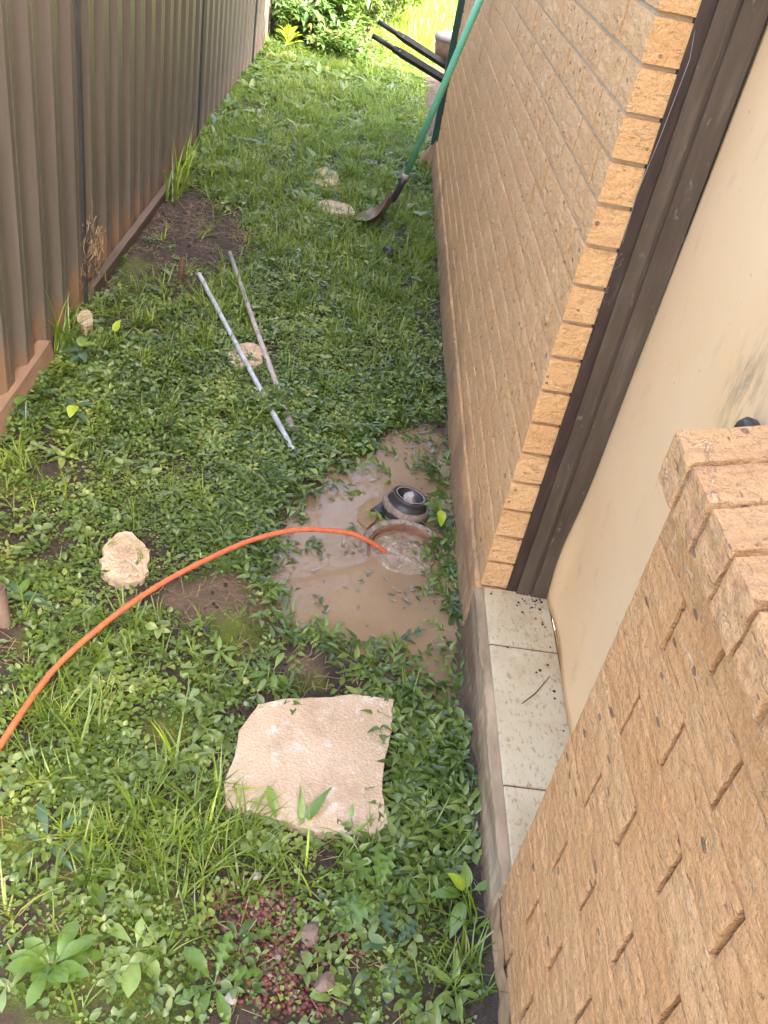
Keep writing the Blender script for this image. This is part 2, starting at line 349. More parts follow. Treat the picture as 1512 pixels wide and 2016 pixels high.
SILT = [(gp(410, 1180)[:2], .10), (gp(470, 1160)[:2], .12), (gp(350, 1190)[:2], .06), (gp(590, 1310)[:2], .05)]
PIT = gp(640, 1335)[:2]
def ground_fields(x, y):
    sdp = sdist(x, y, PUD) + (fbm(x * 22, y * 22) - .5) * .07
    base = -.03 * np.clip((x + 1.55) / 1.5, 0, 1) + (fbm(x * 6, y * 6) - .5) * .03 + (fbm(x * 40, y * 40) - .5) * .012
    dip = np.clip(-sdp / .05 + .4, 0, 1)
    base = base + .07 * np.clip((x + .05) / .05, 0, 1) * np.clip((2.0 - y) / .3, 0, 1)
    z = base * (1 - dip) + dip * (-.075) - .010 * np.clip(1 - sdp / .12, 0, 1) * (1 - dip)
    z = z - .05 * np.exp(-((x - PIT[0])**2 + (y - PIT[1])**2) / .0018)
    s = np.clip(-sdist(x, y, SLAB) / .03 + 1, 0, 1); z = z * (1 - s) + np.minimum(z, -.022) * s
    return z, sdp
def gz(x, y): return ground_fields(np.asarray(x, float), np.asarray(y, float))[0]
gx = np.concatenate([np.linspace(-60, -2.2, 10), np.linspace(-2.0, .3, 140), np.linspace(.6, 60, 10)])
gy = np.concatenate([np.linspace(-40, .3, 8), np.linspace(.5, 4.5, 230), np.linspace(4.54, 10, 100), np.linspace(10.6, 120, 14)])
X, Y = np.meshgrid(gx, gy, indexing='ij'); Z, SD = ground_fields(X, Y)
moss = np.zeros_like(X); silt = np.clip(.9 - SD / .10, 0, 1) * .8
for (c, r) in MOSS: moss = np.maximum(moss, np.clip(1.6 - 1.3 * np.hypot(X - c[0], Y - c[1]) / r - (fbm(X * 20, Y * 20) - .5) * 1.5, 0, 1))
for (c, r) in SILT: silt = np.maximum(silt, np.clip(1.3 - np.hypot(X - c[0], Y - c[1]) / r + (fbm(X * 20, Y * 20) - .5), 0, 1))
moss = np.maximum(moss, np.clip((fbm(X * 5 + 9, Y * 5) - .58) * 6, 0, .6) * (Y < 4)); moss *= (SD > .03)
lawn = np.clip((Y - 9.6) / 1.0, 0, 1)
nx_, ny_ = X.shape; idx = np.arange(nx_ * ny_).reshape(nx_, ny_)
F = np.stack([idx[:-1, :-1].ravel(), idx[1:, :-1].ravel(), idx[1:, 1:].ravel(), idx[:-1, 1:].ravel()], 1)
g = mesh('ground', np.stack([X.ravel(), Y.ravel(), Z.ravel()], 1), F, M['soil'], smooth=True, attrs={'moss': moss.ravel(), 'silt': silt.ravel(), 'lawn': lawn.ravel()})
tag(g, 'dark damp soil of the narrow side yard with moss and silt', kind='structure')
# water
WZ = -.046
px = np.array(PUD); x0, y0 = px.min(0) - .1; x1, y1 = px.max(0) + .1; x1 = min(x1, .015)
wx = np.linspace(x0, x1, 60); wy = np.linspace(y0, y1, 110); WX, WY = np.meshgrid(wx, wy, indexing='ij')
wi = np.arange(WX.size).reshape(WX.shape); WZZ = WZ + (fbm(WX * 14, WY * 14) - .5) * .0012
WF = np.stack([wi[:-1, :-1].ravel(), wi[1:, :-1].ravel(), wi[1:, 1:].ravel(), wi[:-1, 1:].ravel()], 1)
cx_ = WX[:-1, :-1].ravel() + .01; cy_ = WY[:-1, :-1].ravel() + .01
WF = WF[sdist(cx_, cy_, PUD) < .045]
o = mesh('water', np.stack([WX.ravel(), WY.ravel(), WZZ.ravel()], 1), WF, M['water'], smooth=True); tag(o, 'brown muddy puddle spreading from the overflowing drain beside the wall', kind='structure')

# ------------------------------------------------------------------ bricks
def rough_box(lx, ly, lz, ny, nz_, amp, seed, faces=('f', 'e'), nx=3):
    """box centred in y, x from 0..lx (front face at x=0 looking -x), z 0..lz, displaced front / ends"""
    V = []; F = []
    def nv(x, y, z):
        s = mnoise.noise(Vector((x * 30, y * 22 + seed * 5.1, z * 60))) + .5 * mnoise.noise(Vector((x * 60 + 3, y * 40, z * 60 + seed)))
        return s
    def add(p):
        x, y, z = p
        ed = 1.0
        ox = oy = oz = 0
        if x < 1e-6: ox = amp * nv(x, y, z)
        if abs(abs(y) - ly / 2) < 1e-6: oy = amp * .7 * nv(x, y, z) * (1 if y > 0 else -1)
        if z > lz - 1e-6 or z < 1e-6: oz = amp * .45 * nv(x, y + 3, z) 
        # slightly worn arris
        cnt = (x < 1e-6) + (abs(abs(y) - ly / 2) < 1e-6) + (z > lz - 1e-6 or z < 1e-6)
        if cnt >= 2 and x < 1e-6: ox += .0012
        V.append((x + ox, y + oy, z + oz)); return len(V) - 1
    cache = {}
    def vid(i, j, k):
        if (i, j, k) not in cache: cache[(i, j, k)] = add((lx * i / nx, ly * (j / ny - .5), lz * k / nz_))
        return cache[(i, j, k)]
    for j in range(ny):
        for k in range(nz_): F.append((vid(0, j, k), vid(0, j, k + 1), vid(0, j + 1, k + 1), vid(0, j + 1, k)))
    for s_, jj in ((0, 0), (1, ny)):
        for i in range(nx):
            for k in range(nz_):
                f = (vid(i, jj, k), vid(i + 1, jj, k), vid(i + 1, jj, k + 1), vid(i, jj, k + 1)); F.append(f if s_ == 0 else f[::-1])
    for s_, kk in ((0, 0), (1, nz_)):
        for i in range(nx):
            for j in range(ny):
                f = (vid(i, j, kk), vid(i, j + 1, kk), vid(i + 1, j + 1, kk), vid(i + 1, j, kk)); F.append(f if s_ == 0 else f[::-1])
    return V, F
def brick_meshes(n, ly, mt, ny, nzz, amp, base='brick', lx=.108, lz=.076, nx=3):
    r = []
    for i in range(n):
        V, F = rough_box(lx, ly, lz, ny, nzz, amp, i * 3.7 + ly * 10, nx=nx); me = bpy.data.meshes.new(base); me.from_pydata(V, [], F); me.update()
        me.materials.append(mt); r.append(me)
    return r
Z0 = .1547            # underside of lowest visible brick course of the far wall
YJ, YE = 1.842, 6.3
# far wall
wall = empty('house_wall', 'long tan brick house wall running away beyond the doorway along the right of the yard', 'brick wall', (0, YJ, 0))
full = brick_meshes(5, .23, M['brick'], 14, 6, .0022); half = brick_meshes(4, .11, M['brick'], 8, 6, .0026, nx=6)
mb = MB(); far = MB(); cnt = 0
farV = rough_box(.108, .23, .076, 4, 2, .0018, 5, nx=1)
for c in range(44):  # upper courses out of view, height chosen so the wall shades the yard
    z = Z0 + c * .086 + .005
    y = YJ; first = True
    while y < YE - .05:
        L = .11 if (first and c % 2 == 0) else .23
        L = min(L, YE - y)
        yc = y + L / 2; near = c < 19 and y < 3.5
        if near:
            me = random.choice(half if L < .2 else full)
            inst('brick', me, wall, (random.uniform(-.0012, .0012), yc - YJ, z), (0, 0, random.uniform(-.004, .004)))
        else:
            V, F = farV; k = L / .23; dx = random.uniform(-.002, .001)
            far.add([(a + dx, yc + b * k - YJ, cc + z) for a, b, cc in V], F)
        y += L + .01; first = False
o = far.build('distant_bricks', M['brick'], wall); tag(o, kind='stuff')
mb.box((.007, .013, Z0 - .02), (.115, YE - YJ - .004, Z0 + 44 * .086)); mb.build('mortar', M['mortar'], wall)
mb = MB(); mb.box((.116, .02, -.2), (.25, YE - YJ, 3.9)); mb.build('inner_wall', M['soffit'], wall)
mb = MB(); mb.box((-.42, -2.6, 3.96), (3.5, YE - YJ + .4, 4.06)); mb.build('sun_block_eave', M['soffit'], wall)  # unseen eave, placed high to stop the sun but let sky light in
mb = MB(); mb.box((-.50, -2.7, 4.065), (3.5, YE - YJ + .5, 4.25)); mb.build('sun_block_roof', M['sun_block_roof'], wall)  # unseen roof, raised as a sun blocker to keep the yard in shade
mb = MB(); mb.box((.26, YE - YJ - .25, -.2), (3.4, YE - YJ - .02, 3.95)); mb.build('end_wall', M['brick'], wall)
# footing with an irregular face
def footing(name, ya, yb, x0, zt, mt, parent, amp, seed, n=120, ledge=.0):
    V = []; F = []; zs = [-.22, -.06, -.02, .02, .06, .10, zt - .006, zt]; 
    ys = np.linspace(ya, yb, n)
    for i, yy in enumerate(ys):
        for j, zz in enumerate(zs):
            d = amp * (mnoise.noise(Vector((yy * 14, zz * 25, seed))) + .6 * mnoise.noise(Vector((yy * 50, zz * 60, seed))))
            if j >= len(zs) - 2: d *= .7
            V.append((x0 + d + (.004 if j == len(zs) - 1 else 0), yy, zz + (.4 * d if j == len(zs) - 1 else 0)))
        V.append((.14, yy, zt))
    m_ = len(zs) + 1
    for i in range(n - 1):
        for j in range(m_ - 1): F.append((i * m_ + j, i * m_ + j + 1, (i + 1) * m_ + j + 1, (i + 1) * m_ + j))
    F.append(tuple(range(m_))); F.append(tuple((n - 1) * m_ + j for j in range(m_))[::-1])
    return mesh(name, V, F, mt, parent)
footing('footing', 0.0, YE - YJ, -.006, Z0 - .004, M['brick'], wall, .005, 1.3, 240)

# near wall under the window
YN = .992
nw = empty('window_wall', 'near tan brick wall under a brick sill at the lower right corner', 'brick wall', (0, YN, 0))
nf = brick_meshes(8, .229, M['brick_near'], 34, 14, .0022, nx=2); nh = brick_meshes(5, .109, M['brick_near'], 16, 14, .0022, nx=8)
ZN = .957 - .038 + .0    # underside of the course with the first slots
for c in range(-11, 2):
    z = ZN + c * .086
    # columns of perpends at y = .8518 - .12 k ; course of A has k even
    off = .8518 if c % 2 == 0 else .8518 - .12
    ys = YN; ye = off + .0048
    spans = [(ye, YN)]
    y = off - .0048
    while y > -.9: spans.append((y - .2304, y)); y -= .24
    for (a, b_) in spans:
        L = b_ - a
        if L < .02: continue
        me = random.choice(nf if L > .2 else nh); mlen = .229 if L > .2 else .109
        inst('brick', me, nw, (random.uniform(-.0012, .0012), (a + b_) / 2 - YN, z), (0, 0, random.uniform(-.004, .004)), (1, L / mlen, .0845 / .076))
mb = MB(); mb.box((.034, -2.0, ZN - 11 * .086 - .1), (.112, -.006, 1.088)); mb.build('mortar', M['mortar_dark'], nw)
footing('footing', -2.0, 0.004, -.004, .0, M['plinth'], nw, .006, 4.1, 80)
# sloping sill bricks on edge
capL = []; SLP = math.tan(R(15))
for i in range(6):
    V, F = rough_box(.21, .075, .072, 12, 12, .0030, 20 + i * 2.3, nx=30)
    V = [(x, y, z + x * SLP * z / .072) for x, y, z in V]
    me = bpy.data.meshes.new('sill_brick'); me.from_pydata(V, [], F); me.update(); me.materials.append(M['brick_cap']); capL.append(me)
for i in range(21):
    yy = .973 - .0862 * i
    inst('sill_brick', capL[i % 6], nw, (-.030 + random.uniform(-.0015, .0015), yy - YN, 1.085 + random.uniform(-.001, .001)), (0, 0, random.uniform(-.008, .008)))
mb = MB(); x0_, x1_ = -.018, .18; za, zb = 1.150, 1.150 + .198 * SLP
mb.add([(x0_, -1.8, 1.087), (x1_, -1.8, 1.087), (x1_, .012, 1.087), (x0_, .012, 1.087), (x0_, -1.8, za), (x1_, -1.8, zb), (x1_, .012, zb), (x0_, .012, za)],
       [(0, 3, 2, 1), (4, 5, 6, 7), (0, 1, 5, 4), (1, 2, 6, 5), (2, 3, 7, 6), (3, 0, 4, 7)])
mb.build('sill_mortar', M['mortar'], nw)
win = empty('window', 'dark framed window standing on the near brick sill', 'window', (.19, .2, 1.2))
mb = MB(); mb.box((0, -1.1, .0), (.05, .74, .05)); mb.box((0, .70, .05), (.05, .74, 1.2)); mb.box((0, -1.1, 1.2), (.05, .74, 1.25)); mb.build('frame', M['frame'], win)
mb = MB(); mb.box((.02, -1.1, .05), (.026, .70, 1.2)); mb.build('pane', M['glass'], win)

# ------------------------------------------------------------------ doorway
door = empty('door', 'cream painted door in a dark brown timber frame between the two brick walls', 'door', (.19, YJ, .155))
n, k = 60, 70; V = []; F = []
for i in range(n):
    for j in range(k):
        t = i / (n - 1); yy = YJ - .012 - t * 1.05; zz = .157 + j / (k - 1) * 2.1
        x = .193 - .045 * min(t, .6) + .004 * math.sin(zz * 3 + yy * 5) + .012 * math.exp(-((zz - .3) / .16)**2) * math.exp(-((yy - 1.82) / .05)**2) * -1.3
        x += .003 * math.sin(yy * 20) * math.exp(-(zz - .155) * 6)
        V.append((x - .19, yy - YJ, zz - .155))
for i in range(n - 1):
    for j in range(k - 1): a = i * k + j; F.append((a, a + k, a + k + 1, a + 1))
nb = len(V); V += [(v[0] + .035, v[1], v[2]) for v in V]
F += [tuple(q + nb for q in f[::-1]) for f in F]
for j in range(k - 1): F.append((j, j + 1, j + 1 + nb, j + nb))
for i in range(n - 1): a = i * k; F.append((a, a + nb, a + k + nb, a + k))
mesh('door_leaf', V, F, M['door'], door, smooth=True)
mb = MB(); prof = [(-.09, -.002), (-.09, -.012), (-.058, -.014), (-.056, -.008), (-.050, -.008), (-.048, -.016), (.0, -.018), (.004, -.010), (.05, -.010), (.05, .06), (-.09, .06)]
prof = [(x, y) for x, y in prof]; H = 2.15; N = len(prof)
mb.add([(x, y, 0) for x, y in prof] + [(x, y, H) for x, y in prof], [(i, (i + 1) % N, (i + 1) % N + N, i + N) for i in range(N)] + [tuple(range(N))[::-1], tuple(range(N, 2 * N))])
mb.build('frame', M['frame'], door)
mb = MB(); mb.box((-.117, -.004, 0), (-.0905, .05, H)); mb.build('frame_strip', M['frame_dark'], door)
kp = (.18, 1.163, 1.085)
kb = MB(); kb.lathe([(.0, -.045), (.022, -.043), (.028, -.034), (.026, -.022), (.012, -.014), (.011, -.004), (.027, -.003), (.028, .002)], 24, Matrix.Translation((kp[0] - .19 - .005, kp[1] - YJ, kp[2] - .155)) @ Matrix.Rotation(math.pi / 2, 4, 'Y') ); kb.build('knob', M['knob'], door, True)
# step
step = empty('door_step', 'tiled doorstep with pale dirty tiles at the foot of the cream door', 'step', (0, 1.4, 0))
for (a, b_) in ((1.628, YJ - .004), (1.208, 1.622), (.80, 1.203)):
    V = []; bev = .003
    x0, x1, y0_, y1_ = .012, .185, a, b_
    V = [(x0, y0_, .12), (x1, y0_, .12), (x1, y1_, .12), (x0, y1_, .12), (x0, y0_, .152), (x1, y0_, .152), (x1, y1_, .152), (x0, y1_, .152), (x0 + bev, y0_ + .001, .155), (x1, y0_ + .001, .155), (x1, y1_ - .001, .155), (x0 + bev, y1_ - .001, .155)]
    F = [(0, 1, 5, 4), (1, 2, 6, 5), (2, 3, 7, 6), (3, 0, 4, 7), (4, 5, 9, 8), (5, 6, 10, 9), (6, 7, 11, 10), (7, 4, 8, 11), (8, 9, 10, 11)]
    mesh('tile', [(x, y - 1.4, z) for x, y, z in V], F, M['tile'], step)
mb = MB(); mb.box((.014, -.6, .10), (.19, YJ - 1.402, .1522)); mb.build('grout', M['terracotta'], step)
o = footing('edge', -.42, YJ - 1.404, -.010, .149, M['plinth_near'], step, .006, 7.7, 160)
for v in o.data.vertices:
    if v.co.x > .1: v.co.x = .0115
# grit and twig on the tiles
gr = MB()
for i in range(46):
    yy = 1.83 - abs(random.gauss(0, .05)) if i < 30 else random.uniform(1.0, 1.83); xx = .17 - abs(random.gauss(0, .05)); xx = min(max(xx, .03), .18)
    r = random.uniform(.0015, .005)
    gr.add([(xx + r * a, yy + r * b_, .1555 + r * c_) for a, b_, c_ in ((1, 0, 0), (0, 1, 0), (-1, .2, 0), (0, -1, 0), (0, .1, 1))], [(0, 1, 4), (1, 2, 4), (2, 3, 4), (3, 0, 4)])
tag(gr.build('grit', M['soil']), 'crumbs of soil on the doorstep tiles', kind='stuff')
tw = MB(); tw.tube([(.075, 1.44, .1565), (.11, 1.475, .158), (.155, 1.54, .157)], [.0011, .0013, .0008], 5)
tag(tw.build('twig', M['old_wood']), 'thin dark twig lying across the middle doorstep tile', 'twig')
# cobweb on the frame edge
cw = MB()
pts_ = [(.072, YJ - .002, 1.55), (.085, YJ - .006, 1.47), (.078, YJ - .008, 1.33), (.070, YJ - .006, 1.22), (.074, YJ - .008, 1.12)]
cw.tube(pts_, [.0003, .0007, .0006, .0007, .0003], 4)
for i in range(8):
    z = random.uniform(.98, 1.2); p = Vector((.07 + random.uniform(-.008, .012), YJ - .006, z)); q = [p]
    for s_ in range(4): q.append(q[-1] + Vector((random.uniform(-.010, .010), random.uniform(-.004, .001), random.uniform(-.015, .015))))
    cw.tube(q, .00022, 3)
tag(cw.build('cobweb', M['web']), 'dusty cobweb strung between reveal bricks and door frame', kind='stuff')

# ------------------------------------------------------------------ fence
XF = -1.53
fence = empty('metal_fence', 'brown ribbed steel fence along the left side of the yard', 'fence', (XF, 3, 0))
def sheet(y0, y1, ht, mname='fence_sheet'):
    pr = []; y = y0; p = .2
    while y < y1 - .01:
        pr += [(y + .0, 0), (y + .030, 0), (y + .034, .003), (y + .038, 0), (y + .055, 0), (y + .088, .036), (y + .118, .036), (y + .122, .033), (y + .126, .036), (y + .158, .036), (y + .190, 0)]; y += p
    pr = [(a, b_) for a, b_ in pr if a <= y1 + 1e-6] ; zs = [-.02, .3, ht]
    V = [(b_ - XF * 0, a - 3, z) for z in zs for a, b_ in pr]; n = len(pr)
    F = [(j * n + i, (j + 1) * n + i, (j + 1) * n + i + 1, j * n + i + 1) for j in range(len(zs) - 1) for i in range(n - 1)]
    return mesh(mname, V, F, M['fence'], fence)
seams = [1.05, 3.44, 5.86, 8.29, 10.7]
for s0, s1 in zip(seams[:-1], seams[1:]):
    for q in range(3):
        a = s0 + .03 + q * .79; sheet(a, a + .79, 1.72)
for s0 in seams:
    mb = MB(); mb.box((-.012, s0 - .030 - 3, -.1), (.046, s0 - .006 - 3, 1.74)); mb.box((-.012, s0 + .002 - 3, -.1), (.030, s0 + .026 - 3, 1.74)); mb.box((-.012, s0 - .006 - 3, -.1), (.004, s0 + .002 - 3, 1.74))
    mb.build('post', M['fence_post'], fence)
mb = MB(); mb.box((-.02, -1.95, 1.7), (.04, 7.7, 1.76)); mb.build('top_rail', M['fence_post'], fence)
def plank(name, a, b_, wd, th, mt, label, roll=0.):
    a = Vector(a); b_ = Vector(b_); d = b_ - a; L = d.length; mb = MB(); n = 14; V = []
    for i in range(n + 1):
        for (u, v) in ((-1, -1), (1, -1), (1, 1), (-1, 1)):
            V.append((u * wd / 2 + .003 * mnoise.noise(Vector((i * .9, u * 3, v))), L * i / n, v * th / 2 + .003 * mnoise.noise(Vector((i * .7, u, v * 3 + 5)))))
    F = [(0, 1, 2, 3), tuple(n * 4 + q for q in (3, 2, 1, 0))] + [(i * 4 + q, (i + 1) * 4 + q, (i + 1) * 4 + (q + 1) % 4, i * 4 + (q + 1) % 4) for i in range(n) for q in range(4)]
    o = mesh(name, V, F, mt); o.location = a; o.rotation_euler = Matrix.Rotation(0, 3, 'X').to_euler(); q = Vector((0, 1, 0)).rotation_difference(d.normalized()) ; o.rotation_mode = 'QUATERNION'; o.rotation_quaternion = q @ Matrix.Rotation(roll, 3, 'Y').to_quaternion()
    return tag(o, label, 'plank')
plank('plank', (-1.485, 3.46, .03), (-1.47, 4.95, .02), .03, .07, M['old_wood'], 'weathered grey timber plank lying along the foot of the steel fence', .1)
plank('plank', (-1.49, 2.1, .03), (-1.49, 2.93, .035), .05, .09, M['wood'], 'pinkish timber plank end at the fence foot, by the left edge', -.15)
# dry roots hanging on the fence base
rt = MB()
for i in range(60):
    p = Vector((XF + .04, 3.50 + random.gauss(0, .06), random.uniform(.05, .34))); q = [p]
    for s_ in range(5): q.append(q[-1] + Vector((random.uniform(-.010, .014), random.uniform(-.035, .035), random.uniform(-.04, .03))))
    rt.tube(q, random.uniform(.0008, .0018), 3)
tag(rt.build('dry_roots', M['straw']), 'dry matted roots clinging to the fence post foot', kind='stuff')

# ------------------------------------------------------------------ pavers
def paver(name, poly, th, top, label, seed, group=None, tilt=0, sub=16, amp=.004):
    P = np.array(poly); c = P.mean(0); n0 = len(P)
    # resample the outline with ragged noise
    ring = []
    for i in range(n0):
        a, b_ = P[i], P[(i + 1) % n0]
        m_ = max(2, int(np.linalg.norm(b_ - a) / .012))
        for q in range(m_):
            p = a + (b_ - a) * q / m_; d = (p - c); d /= np.linalg.norm(d)
            ring.append(p + d * amp * 1.6 * mnoise.noise(Vector((p[0] * 60, p[1] * 60, seed))))
    ring = np.array(ring); n = len(ring); V = []; F = []
    prof = [(1.0, -th), (1.0, -.003), (.993, 0.0)] + [(.993 - .993 * q / sub, 0.0) for q in range(1, sub)]
    for k, (s_, z) in enumerate(prof):
        for p in ring:
            q = c + (p - c) * s_; zz = z + (amp * (.8 * mnoise.noise(Vector((q[0] * 22, q[1] * 22, seed))) + .7 * mnoise.noise(Vector((q[0] * 90, q[1] * 90, seed)))) if k > 1 else 0)
            V.append((q[0] - c[0], q[1] - c[1], zz + tilt * (q[0] - c[0])))
    for k in range(len(prof) - 1):
        for i in range(n): F.append((k * n + i, k * n + (i + 1) % n, (k + 1) * n + (i + 1) % n, (k + 1) * n + i))
    V.append((0, 0, 0)); F += [((len(prof) - 1) * n + i, (len(prof) - 1) * n + (i + 1) % n, len(V) - 1) for i in range(n)]
    o = mesh(name, V, F, M['paver']); o.location = (c[0], c[1], top)
    return tag(o, label, 'stone', group)
G = 'pale stepping stones set in the weeds'
paver('stepping_stone', SLAB, .035, .004, 'large squarish pink beige stepping stone in the foreground, beside the puddle end', 1, G, amp=.0014)
def blob(cx, cy, rx, ry, seed, n=14, z=0.):
    return [gp(cx + rx * (1 + .28 * mnoise.noise(Vector((math.cos(t) * 1.5, math.sin(t) * 1.5, seed * 3.3)))) * math.cos(t), cy + ry * (1 + .28 * mnoise.noise(Vector((math.cos(t) * 1.5 + 9, math.sin(t) * 1.5, seed * 3.3)))) * math.sin(t), z)[:2] for t in [-2 * math.pi * i / n for i in range(n)]]
paver('stepping_stone', blob(247, 1108, 52, 47, 3), .03, .012, 'small round lumpy beige stepping stone above the orange conduit', 3, G, sub=10, amp=.008)
paver('stepping_stone', blob(487, 703, 40, 28, 5), .03, .008, 'beige stepping stone half hidden under the two pipes', 5, G, sub=8)
paver('stepping_stone', [gp(*p, 0.)[:2] for p in [(618, 338), (612, 362), (640, 372), (668, 366), (664, 343), (640, 332)]], .04, .012, 'farther of two pale stepping stones left of the shovel', 8, G, sub=6)
paver('stepping_stone', [gp(*p, 0.)[:2] for p in [(618, 400), (622, 415), (660, 424), (702, 428), (690, 408), (650, 397)]], .04, .012, 'nearer of two pale stepping stones, at the shovel tip', 11, G, sub=6)
paver('broken_stone', blob(168, 645, 16, 17, 14), .05, .04, 'small pinkish broken stone by the fence foot', 14, sub=4)
def pebble(p, r, mt, label, name='pebble', sq=.6):
    V = []; F = []; n = 9; m_ = 5
    for j in range(m_ + 1):
        for i in range(n):
            a = 2 * math.pi * i / n; ph = math.pi * j / m_; v = Vector((math.sin(ph) * math.cos(a), math.sin(ph) * math.sin(a), math.cos(ph)))
            k = 1 + .35 * mnoise.noise(v * 1.6 + Vector(p) * 7); V.append((v.x * r * k, v.y * r * k * .75, v.z * r * sq * k))
    for j in range(m_):
        for i in range(n): F.append((j * n + i, (j + 1) * n + i, (j + 1) * n + (i + 1) % n, j * n + (i + 1) % n))
    o = mesh(name, V, F, mt, smooth=False); o.location = p; o.rotation_euler = (0, 0, r * 900); return tag(o, label, 'stone')
pebble(gp(485, 1385, -.005), .010, M['white_stone'], 'small white pebble at the top left corner of the large stepping stone')
pebble(gp(505, 1724, .005), .011, M['white_stone'], 'white chip of stone among grass above the red gravel')
pebble(gp(405, 1240, -.01), .014, M['black'], 'dark grey pebble beside the moss patch left of the puddle')
pebble(gp(612, 1840, -.012), .026, M['steel_rust'], 'dark rounded stone in the red gravel at the bottom')
pebble(gp(455, 1965, .0), .013, M['white_stone'], 'grey white pebble at the bottom edge of the gravel')
pebble(gp(640, 1935, .0), .022, M['steel_rust'], 'brown stone half buried under the red gravel, bottom centre')
pebble(gp(765, 500, .0), .045, M['black'], 'dark angular lump of rubbish in the grass between shovel and wall', 'rubble', .9)

# ------------------------------------------------------------------ drain, collar, plate
dr = empty('drain_riser', 'round drain riser overflowing with muddy water where the orange conduit ends', 'drain', gp(795, 1087, -.043))
Md = Matrix.Rotation(R(11), 4, 'X')
def ringed(prof, n, amp, seed):
    mb = MB(); mb.lathe(prof, n, Md); mb.V = [tuple(Vector(v) + Vector((0, 0, amp * mnoise.noise(Vector(v) * 60 + Vector((seed, 0, 0)))))) for v in mb.V]; return mb
ringed([(.140, -.06), (.139, -.004), (.131, .007), (.119, .008), (.113, .002), (.112, -.03)], 64, .007, 1).build('concrete_collar', M['moss_ring'], dr, True)
ringed([(.111, -.05), (.111, .003), (.109, .005), (.106, .003), (.106, -.05)], 64, .001, 2).build('pipe_rim', M['terracotta'], dr, True)
V = []; F = []; nr, na = 26, 60
for i in range(nr + 1):
    for j in range(na):
        r = .128 * i / nr; a = 2 * math.pi * j / na; x, y = r * math.cos(a), r * math.sin(a)
        q = r / .128; z = .002 + .009 * math.exp(-((x - .005)**2 + (y + .005)**2) / .0028) + .0065 * mnoise.noise(Vector((x * 42, y * 42, 1))) * (1 - q * .7) + .003 * mnoise.noise(Vector((x * 110, y * 110, 3)))
        z -= .022 * max(0, q - .72) / .28 * (1 + .4 * mnoise.noise(Vector((x * 25, y * 25, 7))))
        V.append((x, y, z))
for i in range(nr):
    for j in range(na): F.append((i * na + j, (i + 1) * na + j, (i + 1) * na + (j + 1) % na, i * na + (j + 1) % na))
mesh('bubbling_water', V, F, M['froth'], dr, True)
# collar
pc = gp(800, 995, -.01)
pot = empty('pipe_collar', 'black plastic pipe collar lying behind the overflowing drain', 'pipe fitting', pc)
Mp = Matrix.Rotation(R(10), 4, 'Y') @ Matrix.Rotation(R(-6), 4, 'X')
mb = MB(); mb.lathe([(.074, -.045), (.078, -.005), (.074, .004), (.062, .010), (.058, .028), (.061, .036), (.057, .040), (.049, .037), (.046, .0), (.0, -.01)], 40, Mp); mb.build('collar', M['black'], pot, True)
mb = MB(); mb.lathe([(.0795, -.012), (.0795, .0), (.0755, .0065), (.067, .0095), (.0665, .0085), (.076, .0)], 40, Mp)
mb.V = [tuple(Vector(v) + Vector((0, 0, .003 * mnoise.noise(Vector(v) * 90)))) for v in mb.V]; mb.build('silt_crust', M['moss_ring'], pot, True)
mb = MB(); mb.lathe([(.050, .041), (.047, .0425), (.0445, .040)], 40, Mp); mb.build('lip', M['pvc_dark'], pot, True)
V = [(-.115, -.03, -.035), (.06, -.06, -.035), (.07, .04, -.035), (-.06, .05, -.035)]; V += [(a, b_, -.016) for a, b_, c in V]
mesh('base_plate', V, [(0, 3, 2, 1), (4, 5, 6, 7), (0, 1, 5, 4), (1, 2, 6, 5), (2, 3, 7, 6), (3, 0, 4, 7)], M['black'], pot)
s_ = pebble((pc[0] + .006, pc[1] + .004, .018), .026, M['pvc_grey'], 'lump of grey mud stuffed in the black pipe collar', 'mud_lump', .7)
V = []
pl = [gp(*p, -.038)[:2] for p in [(700, 1000), (722, 985), (742, 982), (748, 1000), (738, 1028), (722, 1040), (704, 1022)]]
mbp = MB(); n = len(pl); cxp = np.mean(pl, 0)
mbp.add([(a, b_, -.05) for a, b_ in pl] + [(a, b_, -.036 + .014 * ((a - cxp[0]) / .05)) for a, b_ in pl], [tuple(range(n, 2 * n))[::-1]] + [(i, i + n, (i + 1) % n + n, (i + 1) % n) for i in range(n)])
tag(mbp.build('flat_stone', M['plinth']), 'flat muddy stone breaking the puddle surface left of the black collar', 'stone')

# ------------------------------------------------------------------ conduit and pipes
def smooth_path(P, n=10):
    P = [Vector(p) for p in P]; out = []
    for i in range(len(P) - 1):
        p0 = P[max(i - 1, 0)]; p1 = P[i]; p2 = P[i + 1]; p3 = P[min(i + 2, len(P) - 1)]
        for k in range(n):
            t = k / n; out.append(.5 * ((2 * p1) + (-p0 + p2) * t + (2 * p0 - 5 * p1 + 4 * p2 - p3) * t * t + (-p0 + 3 * p1 - 3 * p2 + p3) * t**3))
    return out + [P[-1]]
hp = [(-190, 1790, .10), (-90, 1620, .06), (0, 1468, .03), (100, 1325, .03), (200, 1232, .05), (300, 1160, .055), (400, 1105, .06), (500, 1062, .06), (590, 1043, .055), (680, 1048, .03), (722, 1063, .005), (750, 1080, -.03), (768, 1092, -.06)]
mb = MB(); mb.tube(smooth_path([gp(*p) for p in hp]), .0074, 14); o = mb.build('orange_conduit', M['orange'], smooth=True)
tag(o, 'orange flexible conduit arching over the weeds into the overflowing drain', 'cable')
p1 = MB(); p1.tube([gp(392, 540, .035), gp(485, 715, .016), gp(578, 888, .014)], .0098, 14, cap=False); p1.tube([gp(578, 888, .014), gp(485, 715, .016), gp(392, 540, .035)], .0080, 14, cap=False)
